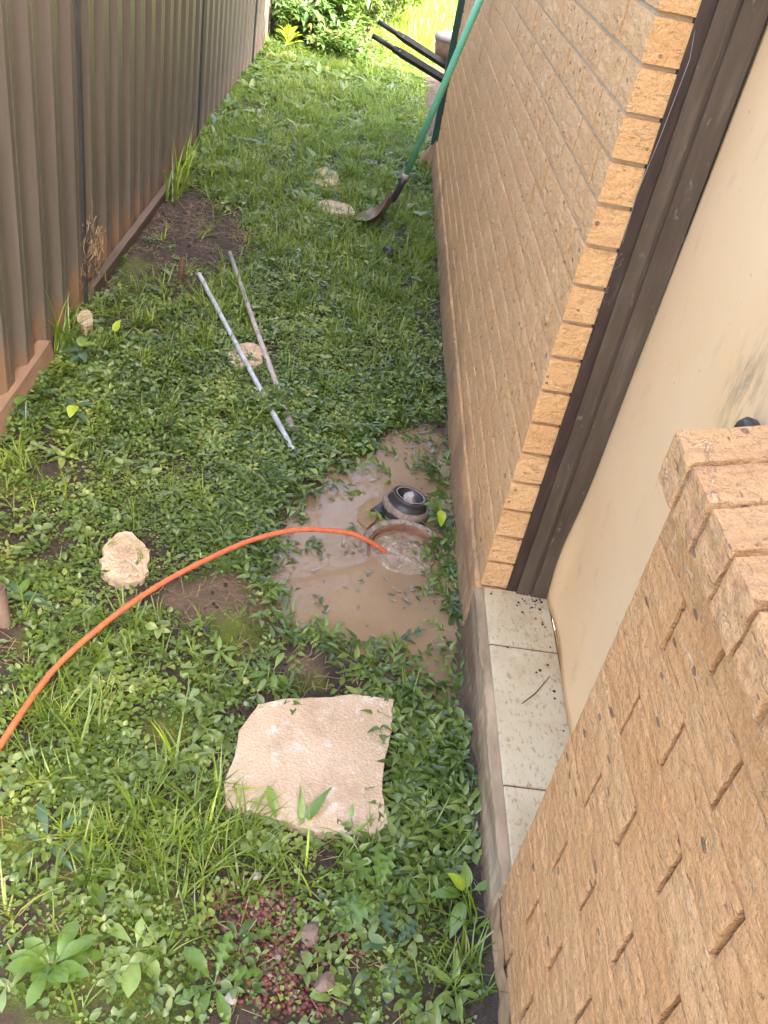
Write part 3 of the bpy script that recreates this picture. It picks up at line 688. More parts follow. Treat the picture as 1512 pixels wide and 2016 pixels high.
tag(p1.build('plastic_pipe', M['pvc_white'], smooth=True), 'longer bluish white plastic pipe lying in the weeds, left of the other', 'pipe', 'thin pipes lying in the weeds')
pr_ = empty('plastic_pipe', 'beige grey plastic pipe lying in the weeds, right of the white one', 'pipe', (0, 0, 0), 'thin pipes lying in the weeds')
p2 = MB(); p2.tube([gp(452, 498, .035), gp(500, 636, .016), gp(566, 815, .004)], .0105, 14); p2.build('pipe_body', M['pvc_grey'], pr_, True)
p2 = MB(); p2.tube([gp(565, 812, .004), gp(574, 848, .004)], .0150, 14); p2.build('pipe_socket', M['pvc_dark'], pr_, True)
a = gp(14, 1240, -.03)
mb = MB(); mb.lathe([(.017, -.05), (.017, .135), (.0140, .135), (.0140, .02)], 20); o = mb.build('steel_stub', M['steel_rust'], smooth=False); o.location = (a[0] - .004, a[1], a[2])
o.rotation_euler = (R(-3), R(-4), 0); tag(o, 'short hollow rusty steel post standing at the left edge', 'post')
a = gp(353, 565, -.03); mb = MB(); mb.tube([(0, 0, -.03), (.006, .0, .06), (.012, .01, .13)], [.018, .016, .012], 7); o = mb.build('wooden_stake', M['bark']); o.location = a
tag(o, 'short brown wooden stake standing in the mud left of the pipes', 'stake')

# ------------------------------------------------------------------ shovel
tip = Vector(gp(697, 437, -.01)); top = Vector((-.06, 4.641, 1.189))
def rayy(px, py, y):
    d = CF + CR * (px - 756) / FPX - CU * (py - 1008) / FPX; t = (y - CAM[1]) / d[1]; return Vector(CAM + t * d)
h0 = rayy(800, 342, 4.90); s0 = rayy(788, 368, 4.93); s1 = rayy(774, 392, 4.95)
sh = empty('shovel', 'long handled shovel with green handle leaning on the brick wall', 'shovel', tuple(tip))
def rel(L): return [tuple(Vector(p) - tip) for p in L]
up_ = top + (top - h0).normalized() * .22
mb = MB(); mb.tube(rel([h0, (h0 + top) / 2, up_]), .0165, 14); mb.build('handle', M['fibreglass'], sh, True)
mb = MB(); mb.tube(rel([h0 + (h0 - top).normalized() * .035, h0 + (top - h0).normalized() * .003]), .0178, 12); mb.build('ferrule', M['pvc_grey'], sh, True)
mb = MB(); mb.tube(rel([h0 + (h0 - top).normalized() * .03, s0, s1, s1 + (tip - s1) * .12]), [.0185, .018, .019, .012], 12); mb.build('socket', M['black'], sh, True)
# blade: curved dish from s1 to tip
ax = (s1 - tip); Lb = ax.length; ax.normalize(); side = ax.cross(Vector((0, 0, 1))).normalized(); nrm = side.cross(ax)
V = []; F = []; nu, nv = 14, 9
for i in range(nu):
    t = i / (nu - 1); wd = .105 * min(1, math.sqrt(max(0, t * 2.6)) ) * (1 if t < .86 else 1 - (t - .86) * 2.6); zc = .04 * math.sin(t * 2.2)
    for j in range(nv):
        s_ = j / (nv - 1) * 2 - 1; p = ax * (t * Lb) + side * (s_ * wd) + nrm * (.035 * s_ * s_ - .045 * math.sin(t * math.pi) + .0); V.append(tuple(p))
for i in range(nu - 1):
    for j in range(nv - 1): a = i * nv + j; F.append((a, a + 1, a + nv + 1, a + nv))
nb = len(V); V += [tuple(Vector(v) - nrm * .003) for v in V]; F += [tuple(q + nb for q in f[::-1]) for f in F]
mesh('blade', V, F, M['shovel_steel'], sh, True)

# ------------------------------------------------------------------ things at the far corner
mb = MB(); mb.box((-.035, 0, .12), (.02, .05, 2.0)); o = mb.build('green_post', M['green_paint']); o.location = (0, 6.33, 0); tag(o, 'dark green steel post standing at the far end of the brick wall', 'post')
bl = MB(); V, F = rough_box(.11, .07, .2, 4, 4, .002, 3); mm = Matrix.Translation((-.10, 6.36, -.02)) @ Matrix.Rotation(R(28), 4, 'Y'); bl.add([tuple(mm @ Vector(v)) for v in V], F)
tag(bl.build('loose_brick', M['wood']), 'pinkish tilted block under the green post at the wall end', 'brick')
wb = empty('wheelbarrow', 'wheelbarrow with black handles parked behind the far wall corner', 'wheelbarrow', (.5, 6.75, 0))
for yy in (6.47, 6.98):
    a = rayy(733, 70, yy) if yy < 6.6 else rayy(744, 42, yy); b_ = rayy(872, 155, yy) if yy < 6.6 else rayy(872, 125, yy)
    d = (b_ - a).normalized(); m1 = a + d * .17
    e = b_ + d * .55
    off = Vector((.5, 6.75, 0))
    mb = MB(); mb.tube([tuple(a - off), tuple(m1 - off)], .017, 10); mb.build('grip', M['black'], wb, True)
    mb = MB(); mb.tube([tuple(m1 + d * -.02 - off), tuple(m1 + d * .05 - off), tuple(e - off)], [.02, .027, .027], 4); mb.build('handle_beam', M['black'], wb)
    mb = MB(); q = m1 + d * .03 - off + Vector((-.0, -.026, .012)); mb.tube([tuple(q), tuple(q + Vector((0, -.006, .003)))], .006, 8); mb.build('bolt', M['white_stone'], wb)
    mb = MB(); mb.tube([(.0, yy - 6.75, .42), (-.05, yy - 6.75, .0)], .014, 8); mb.build('leg', M['black'], wb, True)
V = []; F = []
for k, (x0_, x1_, w_, z_) in enumerate([(-.30, .42, .20, .42), (-.44, .52, .31, .66), (-.46, .54, .33, .665), (-.43, .50, .29, .655), (-.28, .40, .19, .44)]):
    V += [(x0_, -w_, z_), (x1_, -w_, z_ - .04), (x1_, w_, z_ - .04), (x0_, w_, z_)]
for k in range(4):
    for i in range(4): F.append((k * 4 + i, k * 4 + (i + 1) % 4, (k + 1) * 4 + (i + 1) % 4, (k + 1) * 4 + i))
F.append((3, 2, 1, 0)); F.append((16, 17, 18, 19)); mesh('tray', V, F, M['green_paint'], wb)
mb = MB(); mb.lathe([(.12, -.03), (.17, -.04), (.19, 0), (.17, .04), (.12, .03), (.12, -.03)], 24, Matrix.Translation((.62, 0, .19)) @ Matrix.Rotation(math.pi / 2, 4, 'X')); mb.build('wheel', M['black'], wb, True)
bk = empty('bucket', 'pale bucket with a tan rim showing left of the green handle near the top', 'bucket', tuple(rayy(880, 118, 7.6)))
mb = MB(); mb.lathe([(.0, 0), (.095, 0), (.12, .14), (.115, .14), (.09, .01)], 24); mb.build('bucket_body', M['wood'], bk, True)
mb = MB(); mb.lathe([(.120, .135), (.126, .14), (.124, .16), (.11, .175), (.0, .18)], 24); mb.build('bucket_lid', M['pvc_grey'], bk, True)

# ------------------------------------------------------------------ vegetation templates
def leaf_t(L, W, n=3, fold=.25, droop=.3, shape='ov', jag=0):
    """leaf along +x starting at 0; returns V (n,3), F tris"""
    V = [(0, 0, 0)]; F = []
    for i in range(1, n + 1):
        t = i / (n + 1)
        if shape == 'ov': wv = math.sin(math.pi * t**.8)**.8
        elif shape == 'lan': wv = math.sin(math.pi * t**.65)**1.1
        elif shape == 'sp': wv = math.sin(math.pi * t**1.7)**.8 + .12
        else: wv = math.sin(math.pi * t**.75)
        if jag: wv *= 1 if i % 2 else (1 - jag)
        wv *= W / 2; z = -droop * L * t * t; xx = L * t - (W * .25 if jag and i % 2 == 0 else 0)
        V += [(xx, -wv, z + fold * wv), (L * t, 0, z), (xx, wv, z + fold * wv)]
    V.append((L, 0, -droop * L)); e = len(V) - 1
    F += [(0, 1, 2), (0, 2, 3)]
    for i in range(n - 1):
        a = 1 + 3 * i; b = a + 3
        F += [(a, b, b + 1), (a, b + 1, a + 1), (a + 1, b + 1, b + 2), (a + 1, b + 2, a + 2)]
    a = 1 + 3 * (n - 1); F += [(a, e, a + 1), (a + 1, e, a + 2)]
    return np.array(V, float), np.array(F)
def xf(V, az=0, el=0, off=(0, 0, 0), s=1):
    ce, se = math.cos(el), math.sin(el); ca, sa = math.cos(az), math.sin(az)
    V = V * s; x = V[:, 0] * ce - V[:, 2] * se; z = V[:, 0] * se + V[:, 2] * ce; y = V[:, 1]
    return np.stack([x * ca - y * sa + off[0], x * sa + y * ca + off[1], z + off[2]], 1)
def join(parts):
    Vs = []; Fs = []; b = 0
    for V, F in parts: Vs.append(V); Fs.append(F + b); b += len(V)
    return np.concatenate(Vs), np.concatenate(Fs)
def stem_t(p, q, r=.0008):
    p = np.array(p, float); q = np.array(q, float); s = np.array([r, 0, 0]); t = np.array([0, r, 0])
    V = np.array([p - s, p + s, q + s, q - s, p - t, p + t, q + t, q - t]); return V, np.array([(0, 1, 2), (0, 2, 3), (4, 5, 6), (4, 6, 7)])
rnd = random.Random(3)
U = rnd.uniform
def t_cover():      # low sprig of small ovate leaves
    P = []; n = rnd.randint(4, 7); h = U(.008, .03)
    for i in range(n):
        V, F = leaf_t(U(.011, .021), U(.008, .013), 2, .3, U(0, .4)); r = U(0, .014); a = i * 2.4 + U(-.4, .4); P.append((xf(V, a, U(-.1, .7), (r * math.cos(a), r * math.sin(a), h * U(.5, 1.2))), F))
    return join(P)
def t_tiny():
    P = []
    for i in range(rnd.randint(5, 9)):
        V, F = leaf_t(U(.005, .010), U(.004, .008), 1, .2, .1); P.append((xf(V, U(0, 6.3), U(-.1, .6), (U(-.016, .016), U(-.016, .016), U(.002, .014))), F))
    return join(P)
def t_comm():       # trailing stem with alternate lanceolate leaves
    P = []; n = rnd.randint(4, 6); L = U(.05, .10); el = U(.2, 1.0); pts = []
    for i in range(n + 1):
        t = i / n; pts.append((L * t * math.cos(el * (1 - .5 * t)), U(-.004, .004), L * t * math.sin(el * (1 - .6 * t)) + .004))
    for i in range(n): P.append(stem_t(pts[i], pts[i + 1], .0011))
    for i in range(1, n + 1):
        V, F = leaf_t(U(.026, .042), U(.010, .016), 3, .35, U(.1, .5), 'lan'); sgn = 1 if i % 2 else -1
        P.append((xf(V, sgn * U(.5, 1.2) * (0.3 if i == n else 1), U(.1, .7), pts[i]), F))
    return join(P)
def t_blade(L, Wd, lean, curve, n=4):
    V = []; F = []; 
    x = z = 0; a = lean
    for i in range(n + 1):
        t = i / n; wv = Wd / 2 * (1 - t**1.6) + .0002; V += [(x, -wv, z), (x, wv, z)]
        x += L / n * math.sin(a); z += L / n * math.cos(a); a += curve / n
    for i in range(n): F += [(2 * i, 2 * i + 1, 2 * i + 3), (2 * i, 2 * i + 3, 2 * i + 2)]
    return np.array(V), np.array(F)
def t_grass(nb=(7, 13), L=(.04, .11), Wd=(.0025, .0045), sp=.012, lean=(.1, .9), n=4):
    P = []
    for i in range(rnd.randint(*nb)):
        V, F = t_blade(U(*L), U(*Wd), U(*lean), U(.3, 1.6), n); a = U(0, 6.3); P.append((xf(V, a, 0, (U(-sp, sp), U(-sp, sp), -.003)), F))
    return join(P)
def t_straw():
    P = []
    for i in range(rnd.randint(3, 6)):
        a = U(0, 6.3); L = U(.02, .06); p = (U(-.02, .02), U(-.02, .02), .004); q = (p[0] + L * math.cos(a), p[1] + L * math.sin(a), U(.003, .018)); P.append(stem_t(p, q, .0008))
    return join(P)
T_cover = [t_cover() for _ in range(10)]; T_tiny = [t_tiny() for _ in range(8)]; T_comm = [t_comm() for _ in range(14)]
T_grass = [t_grass() for _ in range(10)]; T_long = [t_grass((8, 14), (.09, .20), (.004, .008), .018, (.1, .8), 5) for _ in range(8)]
T_fine = [t_grass((12, 20), (.05, .13), (.003, .0055), .03, (.05, .6), 3) for _ in range(8)]; T_straw = [t_straw() for _ in range(8)]
T_broad = []
for _ in range(8):
    P = []; n = rnd.randint(4, 7)
    for i in range(n):
        V, F = leaf_t(U(.035, .065), U(.014, .024), 3, .3, U(.2, .5), rnd.choice(['ov', 'sp', 'lan'])); P.append((xf(V, i * 2.4 + U(-.3, .3), U(.2, .8), (0, 0, .004)), F))
    T_broad.append(join(P))
ICO = None
def scatter(name, T, P, mt, label, smin=.8, smax=1.25, tilt=.25, tint=None, mat_attr=True, sc=None):
    P = np.asarray(P); n = len(P); ch = rng.integers(0, len(T), n); az = rng.uniform(0, 2 * np.pi, n); s = rng.uniform(smin, smax, n) if sc is None else sc
    tx = rng.normal(0, tilt, n); ty = rng.normal(0, tilt, n); tn = rng.random(n) if tint is None else tint
    Vs = []; Fs = []; Ts = []; b = 0
    for k, (V, F) in enumerate(T):
        m_ = np.where(ch == k)[0]
        if not len(m_): continue
        c, sn = np.cos(az[m_]), np.sin(az[m_]); q = V[None] * s[m_][:, None, None]
        x = q[..., 0] * c[:, None] - q[..., 1] * sn[:, None]; y = q[..., 0] * sn[:, None] + q[..., 1] * c[:, None]; z = q[..., 2]
        x2 = x + z * tx[m_][:, None]; y2 = y + z * ty[m_][:, None]; z2 = z - x * tx[m_][:, None] * .5 - y * ty[m_][:, None] * .5
        Vn = np.stack([x2, y2, z2], -1) + P[m_][:, None, :]
        Vs.append(Vn.reshape(-1, 3)); nf_ = len(m_); Fs.append((F[None] + (np.arange(nf_) * len(V))[:, None, None] + b).reshape(-1, 3)); b += nf_ * len(V)
        # one tint per leaf-ish: mix instance tint and a per-vertex-block wobble
        wob = rng.random((nf_, len(V) // 4 + 1)).repeat(4, 1)[:, :len(V)]
        Ts.append(np.clip(tn[m_][:, None] * .75 + wob * .25, 0, 1).ravel())
    V = np.concatenate(Vs); F = np.concatenate(Fs); a = np.concatenate(Ts)
    o = mesh(name, V, F, mt, attrs={'tint': a}); tag(o, label, kind='stuff'); return o, len(F)
OBST = [(SLAB, -.012)]
BARE = [((330, 425), 95, 50, 1.6), ((450, 470), 50, 40, 1.1), ((290, 520), 60, 35, 1.1), ((370, 560), 50, 28, .9), ((400, 490), 90, 45, 1.), ((240, 560), 50, 30, .7), ((420, 440), 70, 35, .95), ((640, 1320), 60, 42, 1.2), ((560, 1290), 60, 30, 1.), ((470, 1235), 60, 45, 1.2), ((410, 1170), 100, 40, 1.2), ((300, 480), 70, 30, .7), ((260, 500), 60, 40, .6), ((420, 520), 60, 30, .6), ((480, 480), 40, 25, .5), ((620, 320), 40, 20, .7), ((230, 450), 40, 60, .8),
        ((420, 1180), 90, 42, 1.), ((350, 1200), 60, 35, .7), ((20, 1270), 40, 60, .95), ((30, 1180), 50, 40, .4), ((120, 925), 70, 32, .7), ((260, 1170), 60, 30, .7), ((600, 1310), 85, 50, .95), ((640, 1330), 50, 40, 1.),
        ((500, 1330), 60, 60, .6), ((320, 1440), 55, 38, .95), ((465, 1240), 50, 45, .95), ((500, 1780), 80, 50, .8), ((540, 1900), 90, 80, .7), ((680, 1860), 60, 40, .6), ((440, 1850), 40, 50, .6), ((190, 1840), 50, 40, .7), ((240, 1960), 50, 40, .6),
        ((510, 215), 50, 14, .95), ((560, 140), 60, 10, .8), ((690, 160), 70, 12, .8), ((870, 250), 40, 40, .3), ((560, 330), 40, 18, .5), ((520, 230), 40, 18, .7), ((760, 660), 30, 40, .3), ((850, 640), 25, 60, .5), ((400, 960), 80, 50, .45), ((520, 700), 30, 40, .7), ((700, 210), 50, 20, .4), ((700, 60), 50, 20, .3), ((10, 1430), 60, 40, .3), ((60, 960), 60, 40, .35), ((780, 1800), 50, 40, .3), ((180, 640), 30, 40, .3), ((460, 1250), 60, 60, .5)]
def bare(u, v):
    b = np.zeros_like(u)
    for (c, rx, ry, s_) in BARE: b = np.maximum(b, s_ * np.clip(1.55 - np.sqrt(((u - c[0]) / rx)**2 + ((v - c[1]) / ry)**2), 0, 1))
    return b * (.75 + .5 * fbm(u * .03, v * .05))
def cand(n, ya=.72, yb=9.8, xa=-1.52, xb=-.02):
    x = rng.uniform(xa, xb, n); y = rng.uniform(ya, yb, n); z, sdp = ground_fields(x, y)
    u, v = toxy(np.stack([x, y, np.zeros(n)], 1)); sl_d = sdist(x, y, SLAB)
    return x, y, z, sdp, u, v, sl_d
def sm(x, a, b): return np.clip((x - a) / (b - a), 0, 1)
def blobs(u, v, L):
    r = np.zeros_like(u)
    for (cx, cy, rx, ry, s_) in L: r = np.maximum(r, s_ * np.clip(1.4 - np.sqrt(((u - cx) / rx)**2 + ((v - cy) / ry)**2), 0, 1))
    return r
dr_xy = gp(795, 1087)[:2]; pc_xy = pc[:2]
STEPS = [(gp(247, 1108)[:2], .07), (gp(487, 703)[:2], .06), (gp(640, 350)[:2], .11), (gp(655, 411)[:2], .11)]
def keep(x, y, sdp, sld, dens, wet=False, slabm=.0):
    k = rng.random(len(x)) < dens
    if not wet: k &= sdp > .012
    k &= sld > slabm; k &= np.hypot(x - dr_xy[0], y - dr_xy[1]) > .125; k &= np.hypot(x - pc_xy[0], y - pc_xy[1]) > .085
    for c, r in STEPS: k &= (np.hypot(x - c[0], y - c[1]) > r) | (rng.random(len(x)) < (.06 if c[1] < 4 else .35))
    return k
tris = 0
# small ovate cover
x, y, z, sdp, u, v, sld = cand(92000); pn = fbm(x * 3 + 4, y * 3)
d = .25 + .75 * blobs(u, v, [(300, 820, 330, 130, 1.), (620, 800, 250, 120, 1.), (100, 780, 150, 100, .9), (200, 1000, 300, 100, .8), (700, 700, 200, 100, .7), (250, 1400, 260, 160, .55), (600, 560, 260, 80, .4), (840, 300, 60, 120, .6), (450, 250, 140, 120, .9), (640, 260, 240, 100, .55), (720, 140, 200, 50, .8), (60, 1150, 80, 80, .9), (420, 1330, 80, 60, .9), (500, 1330, 60, 50, .8)])
d *= (.45 + 1.1 * sm(pn, .3, .65)); d *= 1 - bare(u, v) * .95; d = np.where(v > 1650, np.maximum(d * .8, .28 * sm(pn, .3, .6)), d)
d *= np.where((u > 560) & (v > 880) & (v < 1350), .2, 1); k = keep(x, y, sdp, sld, d * .50)
o, n = scatter('weed_cover', T_cover, np.stack([x, y, z], 1)[k], M['leaf_small'], 'low mat of small oval leaved weeds covering the yard', .45, 1.3, .32, tint=np.clip(fbm(x * 7, y * 7)[k] * 1.9 - .5 + rng.normal(0, .2, k.sum()), 0, 1)); tris += n
# taller sprigs closing over the pipes
n_ = 130; uu = rng.normal(0, 26, n_); vv = rng.uniform(775, 822, n_); cxp_ = 520 + (vv - 755) * .42; q = np.array([gp(a + b_, c_, 0) for a, b_, c_ in zip(cxp_, uu, vv)]); kz = gz(q[:, 0], q[:, 1]) + rng.uniform(.0, .018, n_)
o, n = scatter('pipe_weeds', T_cover, np.stack([q[:, 0], q[:, 1], kz], 1), M['leaf_small'], 'taller small leaved weeds closing over the middle of the pipes', 1., 1.5, .3); tris += n
# tiny rosettes near the bare middle
x, y, z, sdp, u, v, sld = cand(40000, .72, 5.0)
d = .18 + .8 * blobs(u, v, [(330, 960, 240, 90, 1.), (430, 1040, 120, 60, 1.), (200, 1180, 200, 60, .6), (150, 1560, 200, 70, .8), (400, 1480, 120, 60, .4), (550, 1860, 200, 120, .35), (250, 1850, 300, 150, .4)]) 
d *= np.clip(1.1 - bare(u, v), 0, 1)
k = keep(x, y, sdp, sld, d * .8); o, n = scatter('tiny_weeds', T_tiny, np.stack([x, y, z], 1)[k], M['leaf_small'], 'tiny round leaved seedlings between the larger weeds', .7, 1.3, .2); tris += n
# trailing lance-leaved weed around the puddle
x, y, z, sdp, u, v, sld = cand(26000, .72, 4.2, -1.1)
d = blobs(u, v, [(560, 950, 100, 110, .8), (640, 860, 120, 50, .6), (850, 940, 70, 100, .9), (880, 1080, 40, 110, 1.2), (700, 1320, 140, 45, 1.), (600, 1255, 90, 32, 1.), (850, 1500, 75, 170, 1.3), (905, 1560, 35, 230, 1.3), (830, 1400, 90, 70, 1.), (480, 1050, 60, 80, .9), (500, 1140, 40, 70, 1.), (760, 780, 120, 45, .6), (915, 1350, 25, 120, 1.3), (905, 1200, 22, 90, 1.2), (880, 720, 14, 120, .8), (800, 1720, 90, 70, .6), (480, 1320, 60, 60, .5)])
d *= (1 - .9 * ((v > 1280) & (v < 1360) & (u > 590) & (u < 680)))
inp = (sdp < 0) & (u < 872)
d = d * (1 - .9 * bare(u, v))
d *= np.where((sdp < .03) & (u < 640), .45, 1)
d = np.where(inp, d * .05 + .024 + .10 * ((u > 780) & (v > 1200)) * sm(v, 1200, 1330), d)
k = keep(x, y, sdp, sld, d * .35, wet=True, slabm=-.018) ; zz = np.maximum(z, WZ - .012)
o, n = scatter('trailing_weed', T_comm, np.stack([x, y, zz], 1)[k], M['leaf_blue'], 'trailing lance leaved weeds round the puddle and along the wall', .7, 1.15, .3); tris += n
# silvered muddy leaves in the puddle's edge
# short grass
x, y, z, sdp, u, v, sld = cand(24000)
d = .10 + .9 * blobs(u, v, [(560, 330, 300, 170, .55), (400, 620, 170, 80, .8), (700, 500, 200, 110, .7), (760, 620, 150, 100, .55), (400, 1600, 230, 110, .9), (120, 1400, 160, 60, .45), (650, 180, 250, 70, .45), (180, 1270, 180, 60, .5), (620, 1700, 180, 70, .4), (860, 1850, 100, 130, .5), (40, 940, 60, 60, .6), (300, 1700, 160, 60, .7), (100, 1500, 120, 60, .4)])
d *= .35 + 1.2 * sm(fbm(x * 4, y * 4 + 8), .35, .6); d *= 1 - .85 * bare(u, v); d *= np.where((v > 730) & (v < 1100), .9, 1)
k = keep(x, y, sdp, sld, d * .45)
o, n = scatter('grass', T_grass, np.stack([x, y, z], 1)[k], M['grass'], 'short green grass growing through the weeds', .6, 1.3, .2); tris += n
# fine dense grass farther off
x, y, z, sdp, u, v, sld = cand(14000, 4.0, 9.8)
d = .85 * blobs(u, v, [(600, 260, 260, 150, 1.), (750, 350, 140, 120, 1.), (650, 450, 220, 60, .8), (560, 400, 140, 60, .7), (600, 150, 300, 50, .8)]); d *= .05 + 1.1 * sm(fbm(x * 5, y * 3.2 + 3), .42, .6); d *= 1 - .95 * bare(u, v)
k = keep(x, y, sdp, sld, d * .20)
o, n = scatter('far_grass', T_fine, np.stack([x, y, z], 1)[k], M['grass'], 'fine bright grass filling the far half of the yard', .6, 1.25, .25, tint=np.clip(fbm(x * 4, y * 4)[k] * 1.2 + rng.normal(0, .22, k.sum()), 0, 1)); tris += n
# long grass clumps
x, y, z, sdp, u, v, sld = cand(5200)
d = blobs(u, v, [(440, 1590, 90, 60, 1.3), (350, 1660, 100, 60, 1.), (640, 1740, 50, 30, .6), (270, 1230, 100, 40, .4), (450, 580, 50, 50, .7), (260, 640, 60, 50, .7), (420, 300, 40, 40, .5), (740, 640, 80, 60, .5), (160, 1260, 80, 30, .6), (640, 500, 60, 30, .5), (700, 340, 60, 50, .5), (560, 470, 60, 30, .5), (820, 560, 40, 60, .5), (130, 1480, 60, 40, .4), (880, 1900, 60, 100, .6), (430, 360, 30, 30, .6), (560, 1600, 60, 30, .4), (60, 650, 40, 50, .9), (600, 1720, 90, 40, .3), (230, 690, 70, 40, .5), (330, 310, 50, 40, .8), (400, 230, 30, 40, .7)]) + .02
d *= np.clip(1 - bare(u, v), 0, 1); k = keep(x, y, sdp, sld, d * .32); tn = np.clip(rng.normal(.6, .28, k.sum()), 0, 1)
o, n = scatter('long_grass', T_long, np.stack([x, y, z], 1)[k], M['grass'], 'longer arching grass clumps at the fence foot and by the stone', .55, .95, .15, tint=tn); tris += n
# broad mixed weeds
x, y, z, sdp, u, v, sld = cand(9000)
d = .06 + blobs(u, v, [(130, 720, 140, 80, .9), (80, 1000, 120, 60, .4), (640, 1690, 120, 60, .5), (100, 1450, 140, 60, .35), (850, 380, 60, 100, .6), (720, 730, 160, 80, .5), (580, 130, 120, 60, .9), (780, 1750, 110, 60, .5), (420, 1400, 70, 50, .6), (700, 1950, 200, 50, .35), (60, 830, 80, 60, .8), (850, 1960, 80, 60, .5), (400, 1980, 120, 40, .5)]); d *= np.clip(1 - bare(u, v), 0, 1)
k = keep(x, y, sdp, sld, d * .3); o, n = scatter('broad_weeds', T_broad, np.stack([x, y, z], 1)[k], M['leaf_blue'], 'broader leaved weeds mixed through the ground cover', .6, 1.2, .2); tris += n
m_pale = leaf_mat('pale_leaf', [(0., (.09, .145, .045)), (.6, (.17, .235, .08)), (1., (.31, .36, .12))], .3, .25); M['pale_leaf'] = m_pale
T_sm = []
for _ in range(8):
    P = []
    for i in range(rnd.randint(3, 6)):
        V, F = leaf_t(U(.020, .034), U(.010, .018), 3, .3, U(.1, .5), rnd.choice(['ov', 'sp'])); P.append((xf(V, i * 2.4 + U(-.5, .5), U(.0, .7), (0, 0, U(.006, .03))), F))
    T_sm.append(join(P))
x, y, z, sdp, u, v, sld = cand(9000)
d = (.25 + .6 * sm(fbm(x * 6 + 3, y * 6), .4, .6)) * np.clip(1 - bare(u, v), 0, 1) * np.where(v < 450, 1.3, 1)
k = keep(x, y, sdp, sld, d * .42); o, n = scatter('pale_weeds', T_sm, np.stack([x, y, z], 1)[k], m_pale, 'paler glossy leaved weeds dotted through the cover', .6, 1.3, .3); tris += n
x, y, z, sdp, u, v, sld = cand(5000, 5.0, 10.2)
d = blobs(u, v, [(590, 110, 110, 40, 1.), (540, 60, 60, 50, 1.), (760, 130, 90, 30, .8), (480, 150, 60, 30, .9), (400, 270, 40, 60, .7)]) + .10
k = keep(x, y, sdp, sld, d * .50); o, n = scatter('far_weeds', T_broad, np.stack([x, y, z], 1)[k], M['leaf_far'], 'loose taller weeds spilling over the far end of the yard', 1.0, 2.2, .35, tint=np.clip(rng.normal(.55, .28, k.sum()), 0, 1)); tris += n
# straw litter
x, y, z, sdp, u, v, sld = cand(7000)
d = .15 + .7 * bare(u, v); k = keep(x, y, sdp, sld, d * .6); P_ = np.stack([x, y, z + .002], 1)[k]
o, n = scatter('dead_straw', T_straw, P_, M['straw'], 'dead straw and twigs lying on the bare soil', .6, 1.3, .1); tris += n
# gravel
def t_stone():
    V = []; F = []; n = 6
    for ph, r in ((.0, 0), (.9, .9), (1.9, .95), (3.14, 0)):
        if r == 0: V.append((0, 0, math.cos(ph) * U(.6, .9)))
        else:
            for i in range(n): a = i * 6.283 / n + ph; k_ = r * U(.7, 1.15); V.append((k_ * math.cos(a), k_ * math.sin(a), math.cos(ph) * U(.5, .9)))
    for i in range(n): F += [(0, 1 + i, 1 + (i + 1) % n), (1 + i, 7 + i, 7 + (i + 1) % n), (1 + i, 7 + (i + 1) % n, 1 + (i + 1) % n), (7 + i, 13, 7 + (i + 1) % n)]
    return np.array(V), np.array(F)
T_stone = [t_stone() for _ in range(8)]
x, y, z, sdp, u, v, sld = cand(40000, .72, 2.0, -1.1)
d = blobs(u, v, [(500, 1790, 90, 60, 1.), (540, 1890, 90, 80, 1.), (480, 1860, 50, 60, .8), (680, 1850, 60, 40, .35), (600, 1960, 90, 40, .5)])
k = keep(x, y, sdp, sld, d * .8); kk = k.sum()
o, n = scatter('red_gravel', T_stone, np.stack([x, y, z + .002], 1)[k], M['scoria'], 'loose red scoria gravel between the weeds in the foreground', 1, 1, .2, sc=rng.uniform(.0032, .0095, kk)); tris += n
x, y, z, sdp, u, v, sld = cand(9000, .72, 8)
d = .12 + .4 * bare(u, v); k = keep(x, y, sdp, sld, d * .5); kk = k.sum()
o, n = scatter('soil_crumbs', T_stone, np.stack([x, y, z + .001], 1)[k], M['soil'], 'crumbs of dark soil on the bare patches', 1, 1, .2, sc=rng.uniform(.003, .010, kk)); tris += n
# fallen wet leaves and froth on the puddle
x, y, z, sdp, u, v, sld = cand(4200, 1.4, 3.2, -.75)
d = .05 + blobs(u, v, [(570, 1060, 25, 90, .8), (850, 870, 60, 40, 1.), (820, 840, 60, 30, 1.), (560, 1130, 25, 60, .6), (740, 1110, 40, 20, .5), (680, 1060, 60, 12, .6), (830, 1150, 60, 20, .5)])
k = (rng.random(len(x)) < d) & (sdp < .03) & (np.hypot(x - dr_xy[0], y - dr_xy[1]) > .13)
lt = []
for _ in range(5):
    V, F = leaf_t(U(.014, .03), U(.006, .011), 3, U(.2, .8), U(-.2, .2), 'lan'); lt.append((xf(V, 0, U(-.1, .3)), F))
m_sil = leaf_mat('silted_leaf', [(0., (.10, .085, .06)), (.5, (.17, .17, .12)), (1., (.30, .28, .24))], .25, .1); M['silted'] = m_sil
o, n = scatter('drowned_leaves', lt, np.stack([x, y, np.maximum(z, WZ) + .001], 1)[k], m_sil, 'silted leaves floating at the edges of the muddy puddle', .6, 1.2, .2); tris += n

